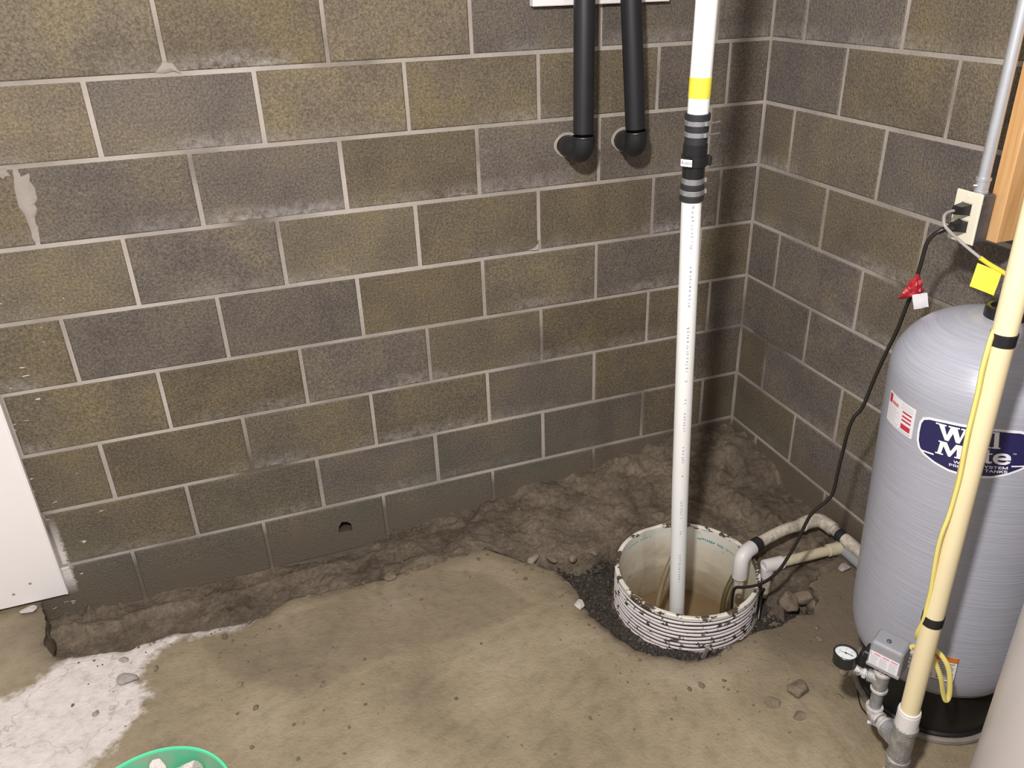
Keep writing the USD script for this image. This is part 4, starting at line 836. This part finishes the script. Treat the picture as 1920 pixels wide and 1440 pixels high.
# warning label low on the shell
WA, WZ = -144.2, .272
wl = obj('warning_label', wrap(flat(sbox(-.066, -.040, .066, .036), .0002, .0005), WA, WZ, TR), 'paper', t, smooth=40)
obj('orange_band', wrap(flat(sbox(-.066, .020, .066, .036), .0007, .0003), WA, WZ, TR), 'print_orange', wl, smooth=False)
g = random.Random(12); gl = []
for k in range(9):
    for c0 in (-.062, -.018, .026):
        gl.append(flat(sbox(c0, .014 - k * .0058, c0 + g.uniform(.025, .038), .0155 - k * .0058), .0007, .0003))
gl += [flat(sbox(-.066, -.040, .066, -.039), .0007, .0003), flat(sbox(.065, -.04, .066, .036), .0007, .0003)]
obj('label_print', cat_([wrap(m, WA, WZ, TR) for m in gl]), 'print_black', wl, smooth=False)
obj('yellow_clip', wrap(flat(sbox(-.006, -.004, .026, .004), .0005, .003), -159, .300, TR), 'cable_yellow', t, smooth=False)

# ------------------------------------------------------------------ cream water pipe with its tee, the switch assembly and the gauge
PX, PY = -.541, -1.492
wx = lambda z: np.array([PX - .0155 * (z - .16), PY, z])
t = thing('water_pipe', 'cream plastic water pipe standing in front of the pressure tank', 'pipe', loc=(PX, PY, 0)); o = -np.array([PX, PY, 0])
obj('pipe', shifted(rod(wx(.235), wx(2.42), .0200, 32), o), 'pvc_cream', t)
obj('adapter', shifted(rod(wx(.222), wx(.272), .0242, 32), o), 'adapter_white', t)
obj('adapter_lip', shifted(rod(wx(.270), wx(.278), .0234, 32), o), 'adapter_white', t)
tee = to_man(rod(wx(.118), wx(.228), .0240, 28)) + to_man(rod((PX, PY, .168), (PX, PY + .048, .168), .0235, 28)) + to_man(rod(wx(.116), wx(.128), .0268, 28)) + to_man(rod(wx(.216), wx(.230), .0268, 28))
obj('tee', shifted(tee, o), 'galvanized', t)
obj('nipple', shifted(rod(wx(.05), wx(.12), .0215, 28), o), 'galvanized', t)
obj('coupling', shifted(rod(wx(.0), wx(.062), .0270, 28), o), 'galvanized_pale', t)
for z in (1.160, .530):
    obj('tape_band', shifted(aim(lathe([(.0200, 0), (.0214, .0005), (.0216, .022), (.0200, .0225)], 32), wx(z), (0, 0, 1)), o), 'tape_black', t)

t = thing('pressure_switch', 'grey pressure switch on galvanized fittings before the tank', 'pressure switch', loc=(PX, -1.402, .16)); o = -np.array([PX, -1.402, .16])
FY = -1.402
r1 = .0150
for k in range(3):
    y = PY + .046 + k * .010
    obj('bushing', shifted(rod((PX, y, .168), (PX, y + .008, .167), (.0205, .0175, .0195)[k], 20), o), 'galvanized_pale', t)
el = tube(spline([(PX, PY + .066, .167), (PX, FY - .012, .166), (PX, FY - .002, .171), (PX, FY, .178), (PX, FY, .187)], 6), .0170, 20)
obj('elbow', shifted(el, o), 'galvanized_pale', t)
obj('elbow_lip', shifted(rod((PX, FY, .182), (PX, FY, .192), .0195, 24), o), 'galvanized_pale', t)
obj('nipple', shifted(rod((PX, FY, .186), (PX, FY, .262), .0134, 20), o), 'galvanized', t)
GD = np.array([-.62, .78, .0]); GD /= np.linalg.norm(GD)
tee = to_man(rod((PX, FY, .246), (PX, FY, .300), .0168, 24)) + to_man(rod((PX, FY, .276), np.array([PX, FY, .276]) + GD * .030, .0148, 20))
obj('tee', shifted(tee, o), 'galvanized', t)
obj('tee_lip', shifted(rod((PX, FY, .243), (PX, FY, .252), .0192, 24), o), 'galvanized_pale', t)
obj('tee_lip', shifted(rod((PX, FY, .294), (PX, FY, .304), .0192, 24), o), 'galvanized_pale', t)
obj('brass_nut', shifted(rod((PX, FY, .302), (PX, FY, .316), .0115, 6), o), 'pvc_yellowed', t)
# switch cover: rounded box turned a little
SC = np.array([-.5330, -1.400, .318]); ang = math.radians(-63)
rot = np.array([[math.cos(ang), -math.sin(ang), 0], [math.sin(ang), math.cos(ang), 0], [0, 0, 1]])
def sw(m): 
    v, f, _ = meshkit.arrays(m, False); return shifted(trimesh.Trimesh(v @ rot.T + SC, f, process=False), o)
hx, hy, hz = .0360, .0285, .072
cov = m3.Manifold.hull(m3.Manifold.compose([m3.Manifold.sphere(.009, 20).translate((sx * (hx - .009), sy * (hy - .009), hz - .009)) for sx in (-1, 1) for sy in (-1, 1)] + [m3.Manifold.cylinder(.004, .010, .010, 20).translate((sx * (hx - .009), sy * (hy - .009), .006)) for sx in (-1, 1) for sy in (-1, 1)]))
p = obj('cover', sw(cov), 'grey_enamel', t, smooth=40)
obj('cover_nut', sw(rod((-.004, -.008, hz - .001), (-.004, -.008, hz + .004), .0055, 6)), 'box_steel', p)
obj('base_plate', sw(chamfer_box((-hx - .001, -hy - .001, -.002), (hx + .001, hy + .001, .008), .002)), 'grey_enamel', t, smooth=False)
obj('bellows', sw(rod((0, 0, -.012), (0, 0, 0), .020, 20)), 'box_steel', t)
obj('terminal', sw(chamfer_box((-hx - .014, -.018, .002), (-hx + .004, .018, .022), .003)), 'plastic_black', t, smooth=False)
lab = obj('switch_label', sw(chamfer_box((-hx + .004, -hy - .0016, .008), (hx - .004, -hy - .0004, .046), .0003)), 'paper', t, smooth=False)
g = random.Random(6); ml, mp_ = [], []
for c0 in (-.029, -.009, .012):
    for k in range(9): ml.append(chamfer_box((c0, -hy - .0020, .0105 + k * .0030), (c0 + g.uniform(.012, .018), -hy - .0015, (.0119 + k * .0030)), .0001))
ml += [chamfer_box((-.0305, -hy - .0020, z), (-.0275, -hy - .0015, z + .0035), .0001) for z in (.0405, .0355)]
mp_ += [chamfer_box((-.023 + k * .0185, -hy - .0020, .0395), (-.023 + k * .0185 + .0145, -hy - .0015, .0435), .0001) for k in range(3)]
obj('label_print', sw(cat_(ml)), 'print_pale', lab, smooth=False); obj('pink_print', sw(cat_(mp_)), 'print_pink', lab, smooth=False)

# gauge: case axis tipped up towards the camera
GC = np.array([-.604, -1.346, .276])
gs = np.array([PX, FY, .276]) + GD * .028
GN = np.array([.04, .06, 1.0]); GN /= np.linalg.norm(GN)
GC = gs + GD * .054 + np.array([.003, .004, .020])
t = thing('pressure_gauge', 'round black pressure gauge with a white dial left of the switch', 'gauge', loc=gs); o = -gs
obj('case', shifted(aim(lathe([(0, -.016), (.0240, -.016), (.0265, -.0135), (.0265, .0115), (.0275, .0125), (.0275, .0155), (.0262, .0170), (.0240, .0165), (.0236, .0125), (0, .0125)], 48), GC, GN), o), 'plastic_black', t)
dl = obj('dial', shifted(aim(lathe([(0, .0127), (.0236, .0127), (.0236, .0132), (0, .0132)], 40), GC, GN), o), 'dial', t)
fr = trimesh.geometry.align_vectors([0, 0, 1], GN)[:3, :3]
e1, e2 = fr[:, 0], fr[:, 1]
cr = np.array(RIGHT) - GN * (np.array(RIGHT) @ GN); cr /= np.linalg.norm(cr); cu_ = np.cross(GN, cr)   # reading direction of the dial
ms = []
for k in range(31):
    a = math.radians(225 - k * 9); d = cr * math.cos(a) + cu_ * math.sin(a); r0 = .0190 if k % 5 == 0 else .0205
    ms.append(tube([GC + GN * .0134 + d * r0, GC + GN * .0134 + d * .0222], .00025 if k % 5 else .0004, 4))
obj('scale_marks', shifted(cat_(ms), o), 'print_grey', dl, smooth=False)
fr4 = np.eye(4); fr4[:3, 0], fr4[:3, 1], fr4[:3, 2] = cr, cu_, GN
nm = []
for k, s in enumerate(('0', '20', '40', '60', '80', '100')):
    a = math.radians(225 - k * 54); m = meshkit.text_mesh(s, .0030, .0002); m.apply_translation(-m.bounds.mean(0)); m.apply_transform(fr4); m.apply_translation(GC + GN * .0134 + (cr * math.cos(a) + cu_ * math.sin(a)) * .0158); nm.append(m)
obj('numerals', shifted(cat_(nm), o), 'print_grey', dl, smooth=False)
nd = cr * .80 - cu_ * .60
obj('needle', shifted(tube([GC + GN * .0142 - nd * .017, GC + GN * .0142 - nd * .004, GC + GN * .0142 + nd * .004, GC + GN * .0142 + nd * .016], [.0003, .0005, .0009, .0007], 6), o), 'plastic_black', dl)
obj('hub', shifted(aim(lathe([(0, .0132), (.0020, .0132), (.0018, .0152), (0, .0154)], 16), GC, GN), o), 'plastic_black', dl)
bz = gs + GD * .030 + np.array([0, 0, .006])
obj('stem', shifted(tube([gs - GD * .004, gs + GD * .012, bz], .0085, 14), o), 'galvanized_pale', t)
obj('stem_nut', shifted(rod(gs + GD * .004, gs + GD * .013, .0125, 6), o), 'galvanized_pale', t)
obj('stem_nut', shifted(rod(gs + GD * .017, gs + GD * .025, .0105, 6), o), 'galvanized', t)

# yellow cable taped to the pipe
YC = [(-.176, -1.188, 1.122), (-.26, -1.26, 1.150), (-.38, -1.365, 1.185), (-.48, -1.440, 1.200), (-.545, -1.467, 1.189), (-.575, -1.485, 1.179), (-.581, -1.488, 1.159), (-.583, -1.489, 1.114), (-.581, -1.49, 1.073), (-.58, -1.49, 1.03), (-.581, -1.491, .993), (-.581, -1.493, .954), (-.577, -1.494, .896), (-.576, -1.493, .848), (-.577, -1.492, .805), (-.580, -1.49, .766), (-.578, -1.488, .726), (-.574, -1.488, .679), (-.568, -1.488, .622), (-.566, -1.487, .577), (-.564, -1.486, .539), (-.558, -1.474, .490), (-.535, -1.464, .452), (-.512, -1.470, .430), (-.497, -1.485, .395), (-.484, -1.498, .356), (-.470, -1.504, .308), (-.461, -1.508, .287), (-.455, -1.508, .298), (-.460, -1.505, .338), (-.469, -1.497, .381), (-.484, -1.478, .410), (-.506, -1.462, .418), (-.540, -1.454, .425)]
p = obj('yellow_cable', tube(spline(YC, 6), .0056, 10, flat=.8), 'cable_yellow', loc=YC[-6]); tag(p, 'yellow electric cable taped along the cream pipe and looped at its foot', 'cable')

# ------------------------------------------------------------------ grey tank at the right edge of view
GX, GY, GRr = -.452, -1.868, .232
t = thing('grey_tank', 'plain pinkish grey cylinder in the foreground right of the cream pipe', 'tank', loc=(GX, GY, 0))
obj('shell', lathe([(0, 0), (GRr - .004, 0), (GRr, .004), (GRr, 1.24), (GRr - .01, 1.27), (GRr - .04, 1.29), (0, 1.30)], 96), 'grey_shell', t)
obj('lid', lathe([(0, 1.299), (GRr - .05, 1.294), (GRr - .055, 1.315), (GRr - .07, 1.322), (0, 1.322)], 72), 'grey_shell', t)

# black cable and a thin wire on the floor at the foot of the tank
p = obj('black_cable', tube(spline([(-.545, -1.462, .006), (-.50, -1.49, .006), (-.44, -1.505, .006), (-.40, -1.53, .006), (-.37, -1.58, .006), (-.36, -1.63, .006)], 6), .005, 8), 'cord_black', loc=(-.44, -1.505, 0)); tag(p, 'black cable lying on the floor before the foot of the pressure tank', 'cable')
p = obj('thin_wire', tube(spline([(-.397, -1.215, .003), (-.432, -1.27, .006), (-.44, -1.31, .012), (-.428, -1.34, .006), (-.41, -1.37, .003)], 6), .0018, 6), 'cord_black', loc=(-.432, -1.27, 0)); tag(p, 'thin black wire curled on the floor under the gauge', 'wire')
p = obj('white_peg', rod((-.452, -1.318, .006), (-.438, -1.334, .006), .0045, 10), 'paper', loc=(-.445, -1.326, 0)); tag(p, 'tiny white plastic peg lying left of the galvanized elbow', 'peg')

# ------------------------------------------------------------------ bucket of rubble
BX, BY = -2.082, -1.225
t = thing('bucket', 'green plastic bucket holding broken concrete', 'bucket', loc=(BX, BY, 0))
obj('body', lathe([(0, 0), (.126, 0), (.129, .004), (.1465, .355)], 72), 'bucket_green', t)
obj('inside', lathe([(.1435, .366), (.1260, .006), (0, .006)], 72), 'bucket_inside', t)
obj('rim', lathe([(.1435, .350), (.1500, .350), (.1515, .353), (.1515, .366), (.1490, .370), (.1455, .370), (.1435, .366)], 72, True), 'bucket_green', t)
for z in (.285, .315): obj('band', lathe([(.126 + .0185 * z / .355, z), (.131 + .0185 * z / .355, z + .002), (.131 + .0185 * z / .355, z + .005), (.126 + .0185 * z / .355, z + .007)], 72), 'bucket_green', t)
CH = [(.055, .095, .332, .036, 'tallest pale concrete chunk at the back of the green bucket', (.9, .8, 1.2)), (.012, .094, .345, .032, 'pale chunk left of the tallest one in the bucket', (.75, .8, 1.2)), (-.022, .090, .338, .028, 'small pale chunk second from the left in the bucket', (.9, .8, 1.1)), (.088, .066, .318, .036, 'pale chunk at the right of the tallest one in the bucket', (1, .9, .8)),
      (-.050, .075, .302, .032, 'low pale chunk at the left side of the bucket', (1, .9, .8)), (.01, .03, .290, .046, 'large chunk in the middle of the bucket', (1, .9, .8)), (.06, -.02, .285, .045, 'chunk at the right side of the bucket towards the viewer', (1, .9, .8)), (-.07, -.01, .285, .042, 'chunk at the left front of the bucket', (1, .9, .8)), (.0, -.075, .285, .045, 'chunk at the front of the bucket', (1, .9, .8))]
for i, (x, y, z, s, lab, sq) in enumerate(CH):
    p = obj('concrete_chunk', shifted(rock(s, 40 + i, sq, 2, True), np.array([BX + x, BY + y, z])), 'pale_rock', smooth=12, loc=(BX + x, BY + y, z - s * sq[2])); tag(p, lab, 'concrete chunk', 'rubble in the bucket')
fill = lathe([(0, .008), (.1255, .008), (.1385, .262), (.09, .272), (0, .278)], 48); fill = shifted(fill, np.array([BX, BY, 0]))
tag(obj('rubble_fill', fill, 'grey_rock', loc=(BX, BY, .008)), 'grey rubble dust filling the bucket below the chunks', 'rubble', None, 'stuff')
